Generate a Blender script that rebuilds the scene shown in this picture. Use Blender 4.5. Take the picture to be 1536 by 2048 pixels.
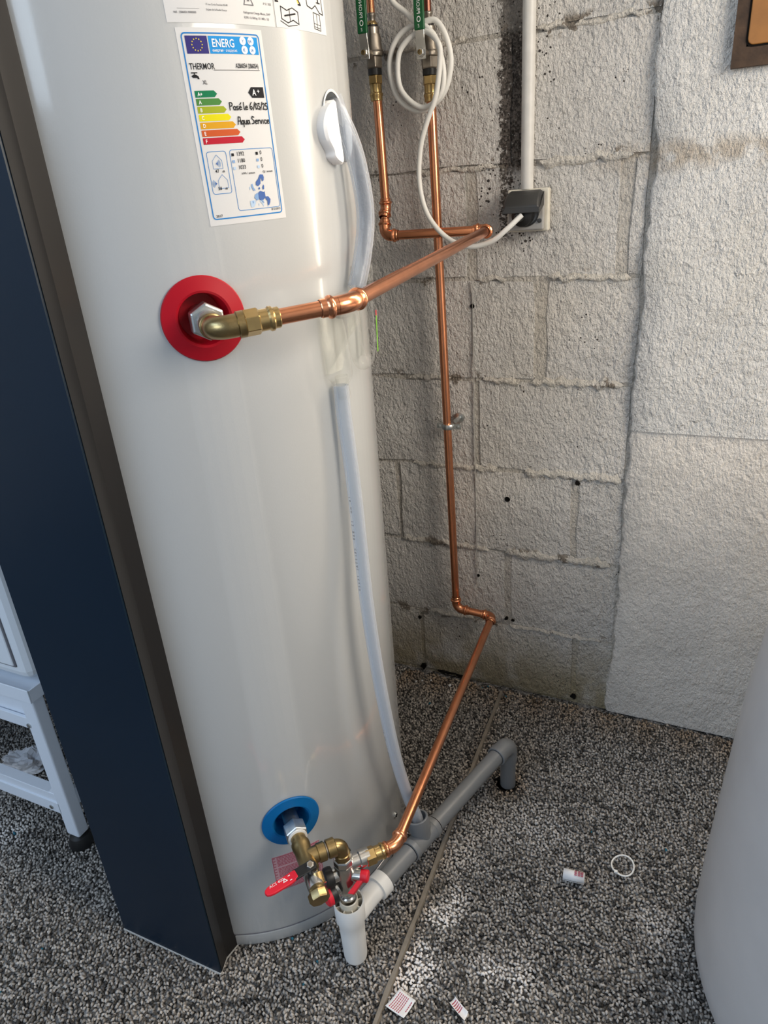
import bpy, bmesh, math, random
import numpy as np
from mathutils import Vector, Matrix
random.seed(7); rng = np.random.default_rng(7)
for o in list(bpy.data.objects): bpy.data.objects.remove(o)
S = bpy.context.scene; COL = S.collection
# ------------------------------------------------------------------ camera
cam = bpy.data.cameras.new('camera'); camo = bpy.data.objects.new('camera', cam); COL.objects.link(camo)
cam.sensor_fit = 'VERTICAL'; cam.sensor_height = 36.0; cam.lens = 1395.668/2048*36; cam.clip_start = .02
camo.matrix_world = Matrix(((0.908459,-0.114097,0.402099,0.0),(0.412014,0.406314,-0.815569,-1.387),(-0.070325,0.906582,0.41613,1.159),(0,0,0,1)))
S.camera = camo
# ------------------------------------------------------------------ world, lights, exposure
W = bpy.data.worlds.new('world'); S.world = W; W.use_nodes = True
W.node_tree.nodes['Background'].inputs[0].default_value = (.62,.74,.92,1)
W.node_tree.nodes['Background'].inputs[1].default_value = .22
def area(name, loc, target, sx, sy, power, col):
    l = bpy.data.lights.new(name, 'AREA'); l.shape = 'RECTANGLE'; l.size = sx; l.size_y = sy; l.energy = power; l.color = col
    o = bpy.data.objects.new(name, l); COL.objects.link(o); o.location = loc
    o.rotation_euler = (Vector(target)-Vector(loc)).to_track_quat('-Z','Y').to_euler(); return o
area('daylight_back_window', (.30,.05,1.41), (.16,-1,1.2), .21, 1.34, 16, (1,.87,.71))
area('daylight_right_window', (1.23,-.85,1.66), (-.5,-.25,1.0), .70, .80, 17.5, (1,.905,.785))
area('floor_fill_light', (-1.45,-2.3,2.38), (-1.0,-.9,0), 1.2, .8, 14, (.48,.69,1))  # added cool overhead fill to brighten the floor; the ceiling has no opening
area('daylight_garage_door', (-1.2,-3.9,1.9), (-.5,-.6,1.2), 1.9, .9, 25, (.68,.83,1))
S.view_settings.view_transform = 'Standard'; S.view_settings.look = 'None'; S.view_settings.gamma = 1
S.view_settings.use_curve_mapping = False; S.view_settings.exposure = .62

# ------------------------------------------------------------------ helpers
V = Vector
class MB:
    def __init__(s): s.v = []; s.f = []
    def add(s, vs, fs):
        b = len(s.v); s.v += [tuple(v) for v in vs]; s.f += [tuple(b+i for i in f) for f in fs]; return s
    def box(s, x0, x1, y0, y1, z0, z1):
        return s.add([(x,y,z) for z in (z0,z1) for y in (y0,y1) for x in (x0,x1)],
                     [(0,2,3,1),(4,5,7,6),(0,1,5,4),(2,6,7,3),(0,4,6,2),(1,3,7,5)])
    def obox(s, c, ax, ay, az, hx, hy, hz):
        c,ax,ay,az = V(c),V(ax).normalized(),V(ay).normalized(),V(az).normalized()
        return s.add([c+ax*(hx*i)+ay*(hy*j)+az*(hz*k) for k in (-1,1) for j in (-1,1) for i in (-1,1)],
                     [(0,2,3,1),(4,5,7,6),(0,1,5,4),(2,6,7,3),(0,4,6,2),(1,3,7,5)])
    def lathe(s, prof, o, axis, n=28, cap=(True,True), a0=0.0, ref=None):
        o = V(o); w = V(axis).normalized(); r = V(ref) if ref else (V((0,0,1)) if abs(w.z) < .9 else V((1,0,0)))
        u = (r - w*r.dot(w)).normalized(); t = w.cross(u); vs = []; fs = []
        for (rad,h) in prof:
            for i in range(n):
                a = a0+2*math.pi*i/n; vs.append(o+w*h+(u*math.cos(a)+t*math.sin(a))*rad)
        for j in range(len(prof)-1):
            for i in range(n): k = (i+1)%n; fs.append((j*n+i, j*n+k, (j+1)*n+k, (j+1)*n+i))
        if cap[0]: fs.append(tuple(range(n-1,-1,-1)))
        if cap[1]: m = (len(prof)-1)*n; fs.append(tuple(range(m, m+n)))
        return s.add(vs, fs)
    def tube(s, p, q, r0, r1=None, n=20, **k):
        p,q = V(p),V(q); L = (q-p).length
        return s.lathe([(r0,0),(r0 if r1 is None else r1,L)], p, q-p, n, **k)
    def sweep(s, pts, r, n=14, cap=True):
        P = [V(p) for p in pts]; m = len(P); R = r if isinstance(r,(list,tuple)) else [r]*m
        T = [(P[min(i+1,m-1)]-P[max(i-1,0)]).normalized() for i in range(m)]
        u = T[0].orthogonal().normalized(); vs = []; fs = []
        for i in range(m):
            if i: u = (u - T[i]*u.dot(T[i])).normalized()
            t = T[i].cross(u)
            for k in range(n): a = 2*math.pi*k/n; vs.append(P[i]+(u*math.cos(a)+t*math.sin(a))*R[i])
        for j in range(m-1):
            for i in range(n): k = (i+1)%n; fs.append((j*n+i, j*n+k, (j+1)*n+k, (j+1)*n+i))
        if cap: fs.append(tuple(range(n-1,-1,-1))); fs.append(tuple(range((m-1)*n, m*n)))
        return s.add(vs, fs)
    def prism(s, pts, d):      # closed 3D polygon extruded by vector d
        n = len(pts); P = [V(p) for p in pts]; d = V(d)
        return s.add(P+[p+d for p in P], [tuple(range(n-1,-1,-1)), tuple(range(n,2*n))]+[(i,(i+1)%n,n+(i+1)%n,n+i) for i in range(n)])
    def build(s, name, mat, parent=None, smooth=True, bevel=0, ang=35):
        me = bpy.data.meshes.new(name); me.from_pydata(s.v, [], s.f); me.update()
        bm = bmesh.new(); bm.from_mesh(me); bmesh.ops.recalc_face_normals(bm, faces=bm.faces); bm.to_mesh(me); bm.free()
        if smooth:
            me.polygons.foreach_set('use_smooth', [True]*len(me.polygons)); me.set_sharp_from_angle(angle=math.radians(ang))
        o = bpy.data.objects.new(name, me); COL.objects.link(o); me.materials.append(mat)
        if bevel:
            b = o.modifiers.new('bevel','BEVEL'); b.width = bevel; b.segments = 3; b.limit_method = 'ANGLE'; b.angle_limit = math.radians(40)
        if parent is not None: put(o, parent)
        return o
def put(o, parent):
    o.parent = parent
    if parent.type == 'EMPTY': o.matrix_parent_inverse = Matrix.Translation(-V(parent.location))
def tag(o, label=None, cat=None, group=None, kind=None):
    for k, v in (('label',label),('category',cat),('group',group),('kind',kind)):
        if v: o[k] = v
    return o
def thing(name, label, cat, loc=(0,0,0), group=None):
    o = bpy.data.objects.new(name, None); COL.objects.link(o); o.location = loc; o.empty_display_size = .05
    return tag(o, label, cat, group)
def catmull(P, k=8):
    P = [V(p) for p in P]; Q = [P[0]*2-P[1]]+P+[P[-1]*2-P[-2]]; out = []
    for i in range(1, len(Q)-2):
        a,b,c,d = Q[i-1:i+3]
        for j in range(k):
            t = j/k; out.append(.5*((2*b)+(c-a)*t+(2*a-5*b+4*c-d)*t*t+(3*b-a-3*c+d)*t**3))
    return out+[P[-1]]
def arc(a, c, b, rad, n=8):    # rounded corner at c between a and b: tangent points, arc between
    a,c,b = V(a),V(c),V(b); u = (a-c).normalized(); w = (b-c).normalized(); th = u.angle(w)
    d = rad/math.tan(th/2); m = (u+w).normalized(); O = c+m*(rad/math.sin(th/2)); p = c+u*d; q = c+w*d
    x = (p-O).normalized(); tot = math.pi-th; y = (q-O)-x*((q-O).dot(x)); y.normalize()
    return [O+(x*math.cos(tot*i/n)+y*math.sin(tot*i/n))*rad for i in range(n+1)]

# ------------------------------------------------------------------ materials
def mat(name, col, rough=.5, metal=0, coat=0, bump=0, bscale=200, var=0, vscale=8, spec=.5, sheen=0):
    m = bpy.data.materials.new(name); m.use_nodes = True; nt = m.node_tree; b = nt.nodes['Principled BSDF']
    b.inputs['Base Color'].default_value = (*col,1); b.inputs['Roughness'].default_value = rough; b.inputs['Metallic'].default_value = metal
    b.inputs['Coat Weight'].default_value = coat; b.inputs['Specular IOR Level'].default_value = spec
    if coat: b.inputs['Coat Roughness'].default_value = .08
    geo = nt.nodes.new('ShaderNodeNewGeometry')
    if var:
        n = nt.nodes.new('ShaderNodeTexNoise'); n.inputs['Scale'].default_value = vscale; n.inputs['Detail'].default_value = 5
        nt.links.new(geo.outputs['Position'], n.inputs['Vector'])
        x = nt.nodes.new('ShaderNodeMix'); x.data_type = 'RGBA'; x.blend_type = 'MULTIPLY'; x.inputs[0].default_value = 1
        r = nt.nodes.new('ShaderNodeMapRange'); r.inputs[1].default_value = .3; r.inputs[2].default_value = .7; r.inputs[3].default_value = 1-var; r.inputs[4].default_value = 1+var*.5
        nt.links.new(n.outputs[0], r.inputs[0]); x.inputs[6].default_value = (*col,1); nt.links.new(r.outputs[0], x.inputs[7]); nt.links.new(x.outputs[2], b.inputs['Base Color'])
    if bump:
        n = nt.nodes.new('ShaderNodeTexNoise'); n.inputs['Scale'].default_value = bscale; n.inputs['Detail'].default_value = 3
        nt.links.new(geo.outputs['Position'], n.inputs['Vector'])
        k = nt.nodes.new('ShaderNodeBump'); k.inputs['Strength'].default_value = bump; k.inputs['Distance'].default_value = .002
        nt.links.new(n.outputs[0], k.inputs['Height']); nt.links.new(k.outputs[0], b.inputs['Normal'])
    return m
def clear(name, tint, a, rough=.08, edge=.5, base=1.0):     # thin clear plastic: mostly see-through with a glossy skin
    m = bpy.data.materials.new(name); m.use_nodes = True; nt = m.node_tree; out = nt.nodes['Material Output']; b = nt.nodes['Principled BSDF']
    b.inputs['Base Color'].default_value = (*[v*base for v in tint],1); b.inputs['Roughness'].default_value = rough
    t = nt.nodes.new('ShaderNodeBsdfTransparent'); t.inputs[0].default_value = (min(1,tint[0]*1.08),min(1,tint[1]*1.08),min(1,tint[2]*1.06),1)
    lw = nt.nodes.new('ShaderNodeLayerWeight'); lw.inputs[0].default_value = .35
    r = nt.nodes.new('ShaderNodeMapRange'); r.inputs[3].default_value = a; r.inputs[4].default_value = min(1,a+edge)
    mx = nt.nodes.new('ShaderNodeMixShader'); nt.links.new(lw.outputs['Facing'], r.inputs[0]); nt.links.new(r.outputs[0], mx.inputs[0])
    nt.links.new(t.outputs[0], mx.inputs[1]); nt.links.new(b.outputs[0], mx.inputs[2]); nt.links.new(mx.outputs[0], out.inputs['Surface']); return m
class NT:                       # tiny node helper
    def __init__(s, name):
        s.m = bpy.data.materials.new(name); s.m.use_nodes = True; s.t = s.m.node_tree; s.b = s.t.nodes['Principled BSDF']
        s.pos = s.t.nodes.new('ShaderNodeNewGeometry').outputs['Position']
    def n(s, typ, ins=None, **props):
        x = s.t.nodes.new(typ)
        for k, v in props.items(): setattr(x, k, v)
        for k, v in (ins or {}).items():
            if hasattr(v, 'is_output'): s.t.links.new(v, x.inputs[k])
            else: x.inputs[k].default_value = v
        return x
    def noise(s, scale, detail=4, rough=.55, vec=None, dist=0):
        return s.n('ShaderNodeTexNoise', {'Vector': vec or s.pos, 'Scale': scale, 'Detail': detail, 'Roughness': rough, 'Distortion': dist}).outputs[0]
    def math(s, op, a, b=0.0, c=None):
        d = {0:a, 1:b}
        if c is not None: d[2] = c
        return s.n('ShaderNodeMath', d, operation=op).outputs[0]
    def ramp(s, x, a, b, lo=0.0, hi=1.0):
        return s.n('ShaderNodeMapRange', {0:x, 1:a, 2:b, 3:lo, 4:hi}, interpolation_type='SMOOTHSTEP').outputs[0]
    def mix(s, f, a, b, mode='MIX'):
        x = s.n('ShaderNodeMix', data_type='RGBA', blend_type=mode)
        for i, v in ((0,f),(6,a),(7,b)):
            if hasattr(v, 'is_output'): s.t.links.new(v, x.inputs[i])
            else: x.inputs[i].default_value = v if i == 0 else (*v,1)
        return x.outputs[2]
    def sepxyz(s): return s.n('ShaderNodeSeparateXYZ', {0:s.pos}).outputs
    def bump(s, h, strength, dist):
        k = s.n('ShaderNodeBump', {'Strength':strength,'Distance':dist,'Height':h}); s.t.links.new(k.outputs[0], s.b.inputs['Normal']); return k
    def col(s, c): s.t.links.new(c, s.b.inputs['Base Color'])

def wall_mat(name, base, grain=1.0, specks=True, stains=True):
    k = NT(name); X,Y,Z = k.sepxyz()
    n1 = k.noise(7, 5); c = k.mix(k.ramp(n1,.3,.7), [v*.84 for v in base], base)
    c = k.mix(k.ramp(k.noise(2.3,3),.45,.75,0,.5), c, (base[0]*.98,base[1]*.93,base[2]*.84))
    if stains:
        damp = k.math('MULTIPLY', k.ramp(Z,.24,.01), k.ramp(k.noise(9,5),.28,.55)); c = k.mix(k.math('MULTIPLY',damp,.85), c, (.40,.32,.17))
        zz = k.math('ABSOLUTE', k.math('SUBTRACT', Z, k.math('ADD', 1.165, k.math('MULTIPLY', k.noise(6,3), .03))))
        band = k.math('MULTIPLY', k.ramp(zz,.035,.004), k.ramp(X,-.30,-.08)); band = k.math('MULTIPLY', band, k.ramp(k.noise(30,4),.35,.6))
        c = k.mix(k.math('MULTIPLY',band,.55), c, (.40,.28,.15))
        # bare unpainted strip of block left of the conduit
        e = k.math('MULTIPLY', k.math('SUBTRACT', k.noise(110,5,.7), .5), .05)
        xs = k.math('ADD', X, e); inx = k.math('MULTIPLY', k.ramp(xs,-.396,-.390), k.ramp(xs,-.343,-.349))
        inz = k.math('MULTIPLY', k.ramp(k.math('ADD',Z,e),1.165,1.185), k.ramp(k.noise(160,3),.30,.38))
        bare = k.mix(k.ramp(k.noise(260,3),.35,.65), (.045,.038,.032), (.22,.19,.165))
        c = k.mix(k.math('MULTIPLY',inx,inz), c, bare)
        b2 = k.math('MULTIPLY', k.math('MULTIPLY', k.ramp(xs,-.398,-.390), k.ramp(xs,-.366,-.374)), k.math('MULTIPLY', k.ramp(Z,1.045,1.075), k.ramp(Z,1.19,1.17)))
        c = k.mix(k.math('MULTIPLY', b2, k.ramp(k.noise(180,3),.42,.50)), c, bare)
        # pale smear over part of it
        e2 = k.math('MULTIPLY', k.ramp(Z,1.385,1.40), k.math('MULTIPLY',inx,k.ramp(k.noise(40,3),.3,.5))); c = k.mix(k.math('MULTIPLY',e2,.7), c, (.40,.37,.33))
    pore_shade = k.ramp(k.noise(330,3,.6),.34,.46,.80,1.0); pc = k.n('ShaderNodeCombineColor', {0:pore_shade,1:pore_shade,2:pore_shade}).outputs[0]; c = k.mix(1.0, c, pc, 'MULTIPLY')  # shading of the small pits, put into the paint colour
    if specks:
        fr = k.math('ABSOLUTE', k.math('SUBTRACT', k.math('FRACT', k.math('ADD', k.math('MULTIPLY', k.math('ADD', Z, .012), 5.0), .5)), .5))
        jm = k.math('MULTIPLY', k.ramp(fr,.11,.03), k.ramp(k.math('ADD', k.noise(19,5,.65), k.math('MULTIPLY',k.noise(170,3),.12)),.645,.67)); c = k.mix(jm, c, (.27,.23,.185))
        v = k.n('ShaderNodeTexVoronoi', {'Vector':k.pos,'Scale':120.0}).outputs['Distance']
        clus = k.ramp(k.noise(11,4,.6),.50,.70); near = k.math('ADD', clus, k.math('MULTIPLY', k.ramp(Z,.95,1.06), k.ramp(k.math('ABSOLUTE',k.math('SUBTRACT',X,-.372)),.10,.02,0,.8)))
        thr = k.math('ADD', k.math('MULTIPLY', near, .25), .065); sp = k.math('LESS_THAN', k.math('ADD', v, k.math('MULTIPLY',k.noise(300,2),.18)), thr)
        c = k.mix(sp, c, (.05,.042,.036))
    k.col(c); k.b.inputs['Roughness'].default_value = .31; k.b.inputs['Specular IOR Level'].default_value = .55
    mp = k.n('ShaderNodeMapping', {'Vector':k.pos,'Scale':(1,1,.62)}).outputs[0]
    h = k.math('ADD', k.math('MULTIPLY', k.noise(190,4,.62,mp,.2), 1.0), k.math('MULTIPLY', k.noise(62,4,.6,mp), 1.25)); 
    h = k.math('ADD', h, k.math('MULTIPLY', k.noise(14,3), .9))
    k.bump(h, 1.0*grain, .016); return k.m
M = {}
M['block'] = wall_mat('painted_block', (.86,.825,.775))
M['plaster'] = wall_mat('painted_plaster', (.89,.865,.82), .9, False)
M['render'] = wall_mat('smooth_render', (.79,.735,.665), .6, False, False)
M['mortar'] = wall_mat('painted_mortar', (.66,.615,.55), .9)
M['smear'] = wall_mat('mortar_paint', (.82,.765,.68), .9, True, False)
M['plain'] = mat('plain_wall', (.62,.60,.57), .7, bump=.4, bscale=60, var=.1)
M['ceiling'] = mat('ceiling_paint', (.62,.61,.60), .8)
M['heater'] = mat('white_enamel', (.46,.47,.47), .24, coat=.55, bump=.035, bscale=420, spec=.5)
M['skirt'] = mat('grey_skirt', (.50,.50,.49), .5)
M['navy'] = mat('navy_panel', (.004,.0145,.030), .36, spec=.28, var=.12, vscale=3)
M['anthracite'] = mat('anthracite_satin', (.024,.022,.021), .36, metal=.3)
M['edge'] = mat('pale_edge', (.55,.55,.53), .5)
M['copper'] = mat('copper', (.80,.33,.17), .24, metal=1, var=.12, vscale=30, bump=.04, bscale=300)
M['copper_old'] = mat('aged_copper', (.28,.11,.075), .36, metal=1, var=.25, vscale=50)
M['brass'] = mat('brass', (.37,.27,.125), .33, metal=1, var=.16, vscale=70, bump=.06, bscale=500)
M['brass_bright'] = mat('bright_brass', (.58,.41,.18), .26, metal=1, var=.14, vscale=60)
M['chrome'] = mat('chrome', (.62,.61,.58), .24, metal=1, var=.1, vscale=60)
M['steel'] = mat('galvanised_steel', (.62,.64,.63), .32, metal=1, var=.15, vscale=80)
M['nickel'] = mat('dull_nickel', (.36,.32,.27), .38, metal=1, var=.2, vscale=70)
M['red'] = mat('red_plastic', (.40,.002,.012), .42, spec=.3)
M['redlever'] = mat('red_grip', (.66,.012,.03), .42)
M['blue'] = mat('blue_plastic', (.0,.115,.33), .45, spec=.25)
M['black'] = mat('black_plastic', (.012,.012,.012), .42)
M['darkgrey'] = mat('dark_grey_plastic', (.03,.03,.029), .45, bump=.06, bscale=700)
M['green'] = mat('green_grip', (.0,.085,.022), .45)
M['white'] = mat('white_plastic', (.78,.78,.76), .38)
M['cable'] = mat('white_cable', (.74,.73,.69), .42)
M['cream'] = mat('cream_plastic', (.66,.62,.52), .5, var=.12, vscale=90)
M['conduit'] = mat('grey_conduit', (.62,.60,.56), .45, var=.1, vscale=40)
M['greybox'] = mat('grey_box', (.33,.32,.30), .5)
M['pvc'] = mat('grey_pvc', (.185,.195,.205), .42, bump=.03, bscale=300)
M['dark'] = mat('dark_inside', (.010,.009,.008), .9, spec=.05)
M['foam'] = mat('white_foam', (.86,.86,.86), .65)
M['appliance'] = mat('appliance_white', (.72,.76,.80), .32, coat=.2)
M['stand'] = mat('stand_white', (.70,.75,.82), .38)
M['groove'] = mat('groove_shadow', (.16,.16,.18), .6)
M['tank'] = mat('tank_white', (.58,.565,.56), .42, var=.05, vscale=12, bump=.05, bscale=60)
M['paper'] = mat('paper_white', (.80,.80,.80), .6)
M['stickerpaper'] = mat('sticker_paper', (.62,.62,.62), .6, spec=.2)
M['tissue'] = mat('tissue', (.80,.80,.82), .85)
M['ink'] = mat('black_ink', (.012,.012,.014), .6, spec=.12)
M['greyink'] = mat('grey_ink', (.16,.16,.17), .6, spec=.12)
M['redink'] = mat('red_ink', (.42,.07,.11), .6, spec=.12)
M['linen'] = mat('pink_sticker', (.58,.34,.37), .5, var=.1, vscale=300)
M['whiteink'] = mat('white_ink', (.85,.85,.85), .5, spec=.12)
M['blueink'] = mat('blue_ink', (.02,.19,.50), .5, spec=.12)
M['skyink'] = mat('sky_blue_ink', (.01,.25,.62), .5, spec=.12)
M['flagblue'] = mat('flag_blue', (.03,.025,.16), .5, spec=.12)
M['yellowink'] = mat('yellow_ink', (.80,.66,.04), .5, spec=.12)
M['hazard'] = mat('hazard_yellow', (.85,.46,.02), .5)
for i, c in enumerate([(.0,.19,.075),(.07,.24,.05),(.36,.42,.02),(.78,.70,.0),(.72,.36,.01),(.60,.10,.02),(.50,.008,.03)]): M['arrow%d'%i] = mat('arrow_ink_%d'%i, tuple(v*.85 for v in c), .5, spec=.12)
M['mapmid'] = mat('map_mid_blue', (.16,.30,.55), .5); M['maplight'] = mat('map_light_blue', (.38,.52,.70), .5); M['mapdark'] = mat('map_dark_blue', (.01,.08,.32), .5)
M['greenstrip'] = mat('green_strip', (.20,.50,.05), .5); M['redstrip'] = mat('red_strip', (.65,.05,.06), .5)
M['hose'] = clear('clear_hose', (.77,.795,.84), .15, edge=.45); M['trap'] = clear('clear_plastic', (.95,.945,.93), .015, edge=.40, base=.55)
M['wood'] = mat('orange_wood', (.36,.15,.03), .55, var=.25, vscale=25, bump=.1, bscale=150)
M['oldwood'] = mat('dark_old_wood', (.062,.034,.018), .8, var=.45, vscale=60, bump=.5, bscale=120)
M['seam'] = mat('carpet_edge', (.24,.21,.17), .8, bump=.4, bscale=200, var=.2, vscale=60)
M['tie'] = mat('cable_tie', (.85,.84,.80), .4)
def carpet_mat():
    k = NT('carpet'); a = k.n('ShaderNodeVertexColor', layer_name='Col').outputs[0]
    k.col(a); k.b.inputs['Roughness'].default_value = .85; k.b.inputs['Specular IOR Level'].default_value = .15; return k.m
M['carpet'] = carpet_mat()
def floor_mat():
    k = NT('carpet_backing'); v = k.n('ShaderNodeTexVoronoi', {'Vector':k.pos,'Scale':170.0})
    c = k.mix(k.ramp(k.n('ShaderNodeSeparateColor',{0:v.outputs['Color']}).outputs[0],.1,.9), (.03,.029,.028), (.30,.29,.28)); k.col(c)
    k.b.inputs['Roughness'].default_value = .9; k.bump(k.math('SUBTRACT',1.0,v.outputs['Distance']), 1.0, .006); return k.m
M['floor'] = floor_mat()

# ------------------------------------------------------------------ setting: room shell
XL, XR, YF, ZC = -2.6, 1.28, -4.2, 2.45
tag(MB().box(XL,XR,YF,.15,-.06,-.0035).build('floor', M['floor'], smooth=False), 'speckled grey carpet floor', kind='structure')
tag(MB().box(XL,XR,YF,.15,ZC,ZC+.08).build('ceiling', M['ceiling'], smooth=False), kind='structure')
tag(MB().box(XL-.12,XL,YF,.15,-.06,ZC).build('wall_left', M['plain'], smooth=False), kind='structure')
wr = MB().box(XR,XR+.12,YF,-1.25,0,ZC).box(XR,XR+.12,-.45,.15,0,ZC).box(XR,XR+.12,-1.25,-.45,0,1.15).box(XR,XR+.12,-1.25,-.45,2.1,ZC)
tag(wr.build('wall_right', M['plain'], smooth=False), kind='structure')
wx0,wx1,wz0,wz1 = .19,.41,.72,2.1
wb = MB().box(XL,wx0,.006,.15,-.06,ZC).box(wx1,XR,.006,.15,-.06,ZC).box(wx0,wx1,.006,.15,-.06,wz0).box(wx0,wx1,.006,.15,wz1,ZC)
wall = tag(wb.build('wall_back', M['mortar'], smooth=False), 'white painted concrete block wall behind the water heater', kind='structure')
def window(name, x0,x1,y0,y1,z0,z1, along):
    m = MB(); t = .04
    if along == 'x':
        m.box(x0,x0+t,y0,y1,z0,z1).box(x1-t,x1,y0,y1,z0,z1).box(x0+t,x1-t,y0,y1,z0,z0+t).box(x0+t,x1-t,y0,y1,z1-t,z1); ym = (y0+y1)/2; g = MB().box(x0+t,x1-t,ym-.003,ym+.003,z0+t,z1-t)
    else:
        m.box(x0,x1,y0,y0+t,z0,z1).box(x0,x1,y1-t,y1,z0,z1).box(x0,x1,y0+t,y1-t,z0,z0+t).box(x0,x1,y0+t,y1-t,z1-t,z1); xm = (x0+x1)/2; g = MB().box(xm-.003,xm+.003,y0+t,y1-t,z0+t,z1-t)
    o = tag(m.build(name, M['white'], smooth=False), kind='structure'); g.build('pane', M['trap'], o, smooth=False)
window('window_1', wx0,wx1,.085,.13,wz0,wz1,'x'); window('window_2', XR+.02,XR+.08,-1.25,-.45,1.15,2.1,'y')
# blocks of the wall, one object each
zj = [0]+[.2*k-.012 for k in range(1,13)]
known = {0:[-.602,-.214],1:[-.376],2:[-.641,-.230],3:[-.444],4:[-.313],5:[-.45,-.167],6:[-.366]}
def block(x0,x1,z0,z1):
    nx,nz = max(2,int((x1-x0)/.07)),3; y = random.uniform(-.002,.002); m = MB(); vs = []; fs = []
    for j in range(nz+1):
        for i in range(nx+1):
            e = i in (0,nx) or j in (0,nz); q = .003 if e else 0
            vs.append((x0+(x1-x0)*i/nx+(random.uniform(-q,q)), y+(.0035 if e else random.uniform(-.0012,.0012)), z0+(z1-z0)*j/nz+random.uniform(-q,q)))
    for j in range(nz):
        for i in range(nx): a = j*(nx+1)+i; fs.append((a,a+1,a+nx+2,a+nx+1))
    rim = [i for i in range(nx+1)]+[j*(nx+1)+nx for j in range(1,nz+1)]+[nz*(nx+1)+i for i in range(nx-1,-1,-1)]+[j*(nx+1) for j in range(nz-1,0,-1)]
    b = len(vs); vs += [(vs[r][0],.012,vs[r][2]) for r in rim]; n = len(rim)
    fs += [(rim[i],b+i,b+(i+1)%n,rim[(i+1)%n]) for i in range(n)]
    m.add(vs,fs).build('concrete_block', M['block'], wall, ang=60)
for c in range(12):
    xs = list(known.get(c, [-.35 if c%2 else -.55])); 
    while xs[0] > -2.2: xs.insert(0, xs[0]-.405+random.uniform(-.006,.006))
    xs.append(-.130); g = {4:.026,5:.022,1:.018}.get(c,.014)
    for a,b in zip(xs[:-1], xs[1:]):
        block(a+g*.5, b-(g*.5 if b != -.130 else .004), zj[c]+.004+(0 if c else .002), min(zj[c+1],ZC)-.004)
# plaster column right of the crack: an upper coat and a lower smoother coat
crack = [(-.137,0),(-.1393,.0566),(-.1282,.1998),(-.1294,.4256),(-.1301,.5515),(-.1303,.7021),(-.1294,.8496),(-.1258,.9487),(-.1252,.9835),(-.1295,1.0368),(-.1250,1.0736),(-.1235,1.1877),(-.1334,1.2572),(-.1348,1.3181),(-.1304,1.3525),(-.1330,1.3985),(-.131,1.7),(-.133,2.45)]
def plaster(name, z0, z1, x1, y, m_):
    n = int((z1-z0)/.018); vs = []; fs = []; cols = [0,.004,.05,.11,.2,x1]
    for j in range(n+1):
        z = z0+(z1-z0)*j/n; cx = np.interp(z,[p[1] for p in crack],[p[0] for p in crack])+random.uniform(-.0035,.0035)
        for i,cc in enumerate(cols):
            x = cx+cc if i < 5 else x1
            vs.append((x, y+(.003 if i == 0 else 0)+random.uniform(-.0007,.0007), z+(random.uniform(-.002,.002) if j == n and z1 < 2 else 0)))
        vs.append((cx-.001,.012,z))
    k = len(cols)+1
    for j in range(n):
        for i in range(k-2): a = j*k+i; fs.append((a,a+1,a+k+1,a+k))
        fs.append((j*k+k-1, j*k, (j+1)*k, (j+1)*k+k-1))
    for row in (0,n):
        fs += [(row*k+i, row*k+i+1, row*k+k-1) for i in range(k-2)]
    MB().add(vs,fs).build(name, m_, wall, ang=50)
plaster('lower_render', .0, .700, .185, -.0035, M['render']); plaster('upper_plaster', .700, 2.45, .185, -.0085, M['plaster'])
# squeezed-out mortar: ragged raised smears along the joints
def smear(x0,x1,z,h,proud,seed):
    r = random.Random(seed); n = max(4,int((x1-x0)/.009)); vs = []; fs = []
    for i in range(n+1):
        x = x0+(x1-x0)*i/n; a = h*(.35+.65*r.random()); b = h*(.35+.65*r.random()); zc = z+r.uniform(-.004,.004); p = proud*(.3+.7*r.random())
        if i in (0,n): a = b = h*.1; p = 0
        vs += [(x,.004,zc-b),(x+r.uniform(-.002,.002),-p,zc-b*.45),(x+r.uniform(-.002,.002),-p*r.uniform(.6,1),zc+a*.4),(x,.004,zc+a)]
    fs = [(4*i+j,4*i+j+1,4*i+j+5,4*i+j+4) for i in range(n) for j in range(3)]
    MB().add(vs,fs).build('mortar_smear', M['smear'], wall, ang=70)
for i,(x0,x1,k_,h,p) in enumerate(((-.58,-.46,1,.007,.003),(-.37,-.16,1,.006,.003),(-.64,-.42,2,.010,.005),(-.38,-.15,2,.014,.005),(-.52,-.40,3,.010,.005),(-.34,-.14,3,.013,.006),(-.60,-.47,3,.008,.004),(-.43,-.35,4,.009,.005),(-.33,-.15,4,.011,.005),(-.60,-.50,4,.008,.004),(-.44,-.38,5,.007,.003),(-.30,-.15,5,.008,.003),(-.56,-.40,6,.006,.003),(-.32,-.16,6,.010,.004),(-.33,-.15,7,.006,.003),(-.63,-.45,7,.006,.003))): smear(x0,x1,zj[k_],h*1.25,p*.5,i)
# drill holes with dark plugs
for x,z,r in ((-.4501,.9378,.0032),(-.3768,.5216,.0042),(-.4466,.3155,.0026)):
    MB().lathe([(r*1.5,0),(r*1.4,.0012),(r,.0012),(r*.8,-.004)], (x,-.0015,z), (0,-1,0), 14).build('drill_hole', M['dark'], wall)
for x,z,w,h in ((-.6015,.014,.009,.012),(-.604,.165,.006,.006),(-.213,.020,.007,.011),(-.378,.208,.005,.006),(-.362,.206,.005,.004),(-.228,.575,.006,.008),(-.540,.008,.030,.004),(-.50,.007,.022,.003)):
    n = 11; MB().prism([(x+w*random.uniform(.35,1.1)*math.cos(6.283*i/n), .001, z+h*random.uniform(.35,1.1)*math.sin(6.283*i/n)) for i in range(n)], (0,-.0045,0)).build('joint_void', M['dark'], wall, smooth=False)
for c,z0,z1 in ((-.4495,.29,.985),):
    MB().box(c-.0003,c+.0003,-.0032,.0,z0,z1).build('chalk_line', M['greybox'], wall, smooth=False)

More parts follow.
